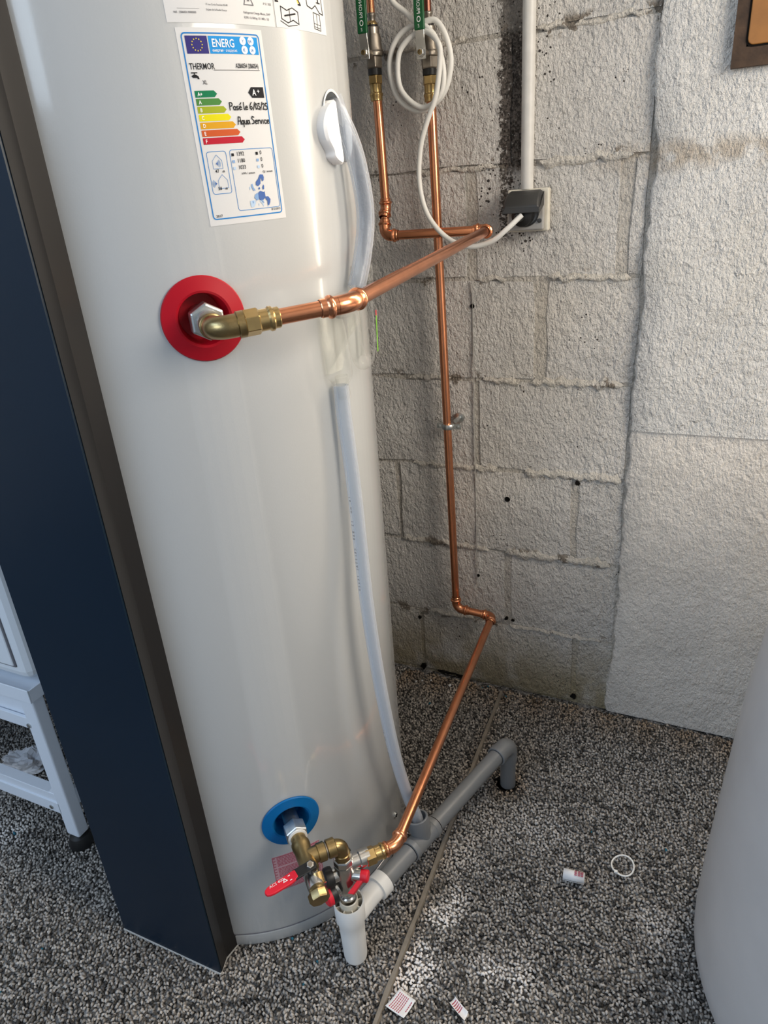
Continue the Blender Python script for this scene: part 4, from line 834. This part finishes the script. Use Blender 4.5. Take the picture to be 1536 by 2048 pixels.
ap = thing('appliance', 'white front loading appliance standing on the white metal stand', 'appliance', (-1.33,-.5,.416))
MB().box(lx0,lx1+.0145,ly0+.004,ly1,.418,1.26).build('cabinet', M['appliance'], ap, smooth=False, bevel=.020)
MB().box(lx0+.035,lx1-.010,ly0+.0005,ly0+.006,.448,.700).build('panel_gap', M['groove'], ap, smooth=False, bevel=.004)
lp = MB().box(lx0+.038,lx1-.0125,ly0-.0015,ly0+.006,.451,.697).build('service_panel', M['appliance'], ap, smooth=False, bevel=.004)
for i in range(14): MB().box(lx0+.06,lx1-.042,ly0-.0045,ly0-.001,.468+i*.0125,.4735+i*.0125).build('louvre', M['appliance'], lp, smooth=False, bevel=.001)
MB().lathe([(.0,.0),(.17,0),(.18,.02),(.15,.045),(.13,.03),(.05,.02)], ((lx0+lx1)/2,ly0+.004,.93), (0,-1,0), 40, cap=(False,False)).build('door', M['appliance'], ap)
for fx in (lx0+.06,lx1-.04):
    for fy in (ly0+.06,ly1-.06): MB().lathe([(.018,.402),(.018,.419)], (fx,fy,0), UP, 18).build('foot', M['black'], ap)

# ------------------------------------------------------------------ white tank at the right
tk = thing('round_tank', 'large off-white round tank at the right edge of the picture', 'tank', (.45,-.5,0))
MB().lathe([(.30,.004),(.355,.004),(.366,.010),(.3705,.022),(.3715,.05),(.369,.14),(.364,.26),(.359,.36),(.354,.46),(.345,.56),(.335,.66),(.325,.74),(.30,.79),(.24,.83),(.12,.85),(.05,.853)], (.45,-.5,0), UP, 96).build('tank_body', M['tank'], tk, ang=80)
MB().lathe([(.060,.848),(.064,.850),(.064,.885),(.055,.892)], (.45,-.5,0), UP, 40).build('lid', M['white'], tk)

# ------------------------------------------------------------------ litter on the carpet
def scrap(name, pts, label, curl, lines, m_=None):
    a,b,c,d = [V((x,y,0)) for x,y in pts]; n = 8; vs = []
    for j in range(n+1):
        for i in range(n+1):
            u,w = i/n,j/n; p_ = (a*(1-u)+b*u)*(1-w)+(d*(1-u)+c*u)*w
            vs.append(p_+UP*(.0052+curl*((u-.5)**2+(w-.4)**2*.6)))
    fs = [(j*(n+1)+i,j*(n+1)+i+1,(j+1)*(n+1)+i+1,(j+1)*(n+1)+i) for j in range(n) for i in range(n)]
    o = MB().add(vs,fs).build(name, m_ or M['paper'], ang=80); s_ = o.modifiers.new('thick','SOLIDIFY'); s_.thickness = .0003; tag(o, label, 'paper scrap')
    tx = MB()
    def q(u,w): 
        p_ = (a*(1-u)+b*u)*(1-w)+(d*(1-u)+c*u)*w; return p_+UP*(.0058+curl*((u-.5)**2+(w-.4)**2*.6))
    for (u0,w0,u1,w1) in lines:
        k = max(1,int(abs(u1-u0)*10)); 
        for i in range(k):
            f0,f1 = i/k,(i+.8)/k; ua,ub = u0+(u1-u0)*f0,u0+(u1-u0)*f1; tx.add([q(ua,w0),q(ub,w0),q(ub,w1),q(ua,w1)],[(0,1,2,3)])
    if lines: tx.build('red_print', M['redink'], o, smooth=False)
    return o
scrap('label_scrap', [(-.348,-.8118),(-.3373,-.7792),(-.3065,-.7871),(-.3138,-.8182)], 'square white paper scrap with red print beside the carpet seam', .010, [(.08,.12+.1*i,.92,.165+.1*i) for i in range(6)]+[(.3,.86,.85,.91)])
scrap('label_scrap', [(-.257,-.7702),(-.2512,-.7583),(-.2251,-.7729),(-.2269,-.7870)], 'narrow white paper strip with red print at the front edge', .012, [(.1,.1+.11*i,.9,.16+.11*i) for i in range(5)])
# rolled label
rc0 = V((-.139,-.485,.0125)); rc1 = V((-.102,-.482,.0125)); ax_ = (rc1-rc0).normalized(); sd_ = ax_.cross(UP); vs = []; fs = []; n = 22
for i in range(n+1):
    a = math.radians(-60+400*i/n); r = .0085+.002*i/n
    for e in (rc0,rc1): vs.append(e+(sd_*math.cos(a)+UP*math.sin(a))*r)
fs = [(2*i,2*i+1,2*i+3,2*i+2) for i in range(n)]
ro = MB().add(vs,fs).build('rolled_label', M['paper']); ro.modifiers.new('thick','SOLIDIFY').thickness = .0003; tag(ro, 'curled white paper label lying on the carpet near the cable tie', 'paper scrap')
tx = MB()
for i in range(4):
    a0,a1 = math.radians(60+16*i),math.radians(69+16*i); 
    for s0 in (.52,.68,.82): tx.add([rc0+(rc1-rc0)*s+(sd_*math.cos(a)+UP*math.sin(a))*.0104 for s,a in ((s0,a0),(s0+.12,a0),(s0+.12,a1),(s0,a1))],[(0,1,2,3)])
tx.build('red_print', M['redink'], ro, smooth=False)
tpts = [V((-.043+.0195*math.cos(a)*1.0,-.424+.0205*math.sin(a),.006+.003*math.sin(a*1.5))) for a in [math.radians(-120+350*i/28) for i in range(29)]]
to = MB().sweep(tpts, .0016, 8).build('cable_tie', M['tie']); tag(to, 'white cable tie closed in a loop on the carpet', 'cable tie')
MB().obox(tpts[0]+V((0,-.001,.001)), (1,.2,0),(-.2,1,0),UP,.0032,.0026,.0022).build('tie_head', M['tie'], to, smooth=False, bevel=.0006)
# crumpled tissue under the appliance
bm = bmesh.new(); bmesh.ops.create_icosphere(bm, subdivisions=4, radius=1)
from mathutils import noise as mn
for v in bm.verts:
    p_ = v.co.copy(); n1 = mn.noise(p_*2.1+V((3,1,7))); n2 = 1-abs(mn.noise(p_*4.3)); n3 = mn.noise(p_*9)
    r = .75+.45*n1+.28*n2+.10*n3
    if p_.x > .1 and p_.y > .1: r *= 1.25
    v.co = V((p_.x*.052*r, p_.y*.036*r, max(0,(p_.z*.6+.45))*.038*r))
me = bpy.data.meshes.new('tissue'); bm.to_mesh(me); bm.free(); ti = bpy.data.objects.new('crumpled_tissue', me); COL.objects.link(ti); me.materials.append(M['tissue'])
ti.location = (-1.338,-.650,.003); ti.rotation_euler = (0,0,.4); tag(ti, 'crumpled white tissue on the carpet under the stand', 'tissue')
# small plaster crumbs near the wall
for x,y,r,l in ((-.5119,-.0473,.0042,'plaster crumb nearest the long copper pipe'),(-.5855,-.052,.0032,'plaster crumb by the heater near the wall'),(-.600,-.060,.0028,'plaster crumb closest to the heater'),(-.565,-.043,.0025,'tiny plaster crumb against the block wall')):
    bm = bmesh.new(); bmesh.ops.create_icosphere(bm, subdivisions=1, radius=r)
    for v in bm.verts: v.co *= random.uniform(.7,1.2)
    me = bpy.data.meshes.new('crumb'); bm.to_mesh(me); bm.free(); o = bpy.data.objects.new('plaster_crumb', me); COL.objects.link(o); me.materials.append(M['paper']); o.location = (x,y,.0045+r*.6); tag(o, 'small white '+l, 'crumb', 'plaster crumbs by the wall')

for o in bpy.data.objects:
    if o.parent is not None and o.type == 'MESH' and (o.name.split('.')[0].endswith(('_lettering','_print','handwriting')) or o.name.startswith('inner_ribs')): o['kind'] = 'stuff'
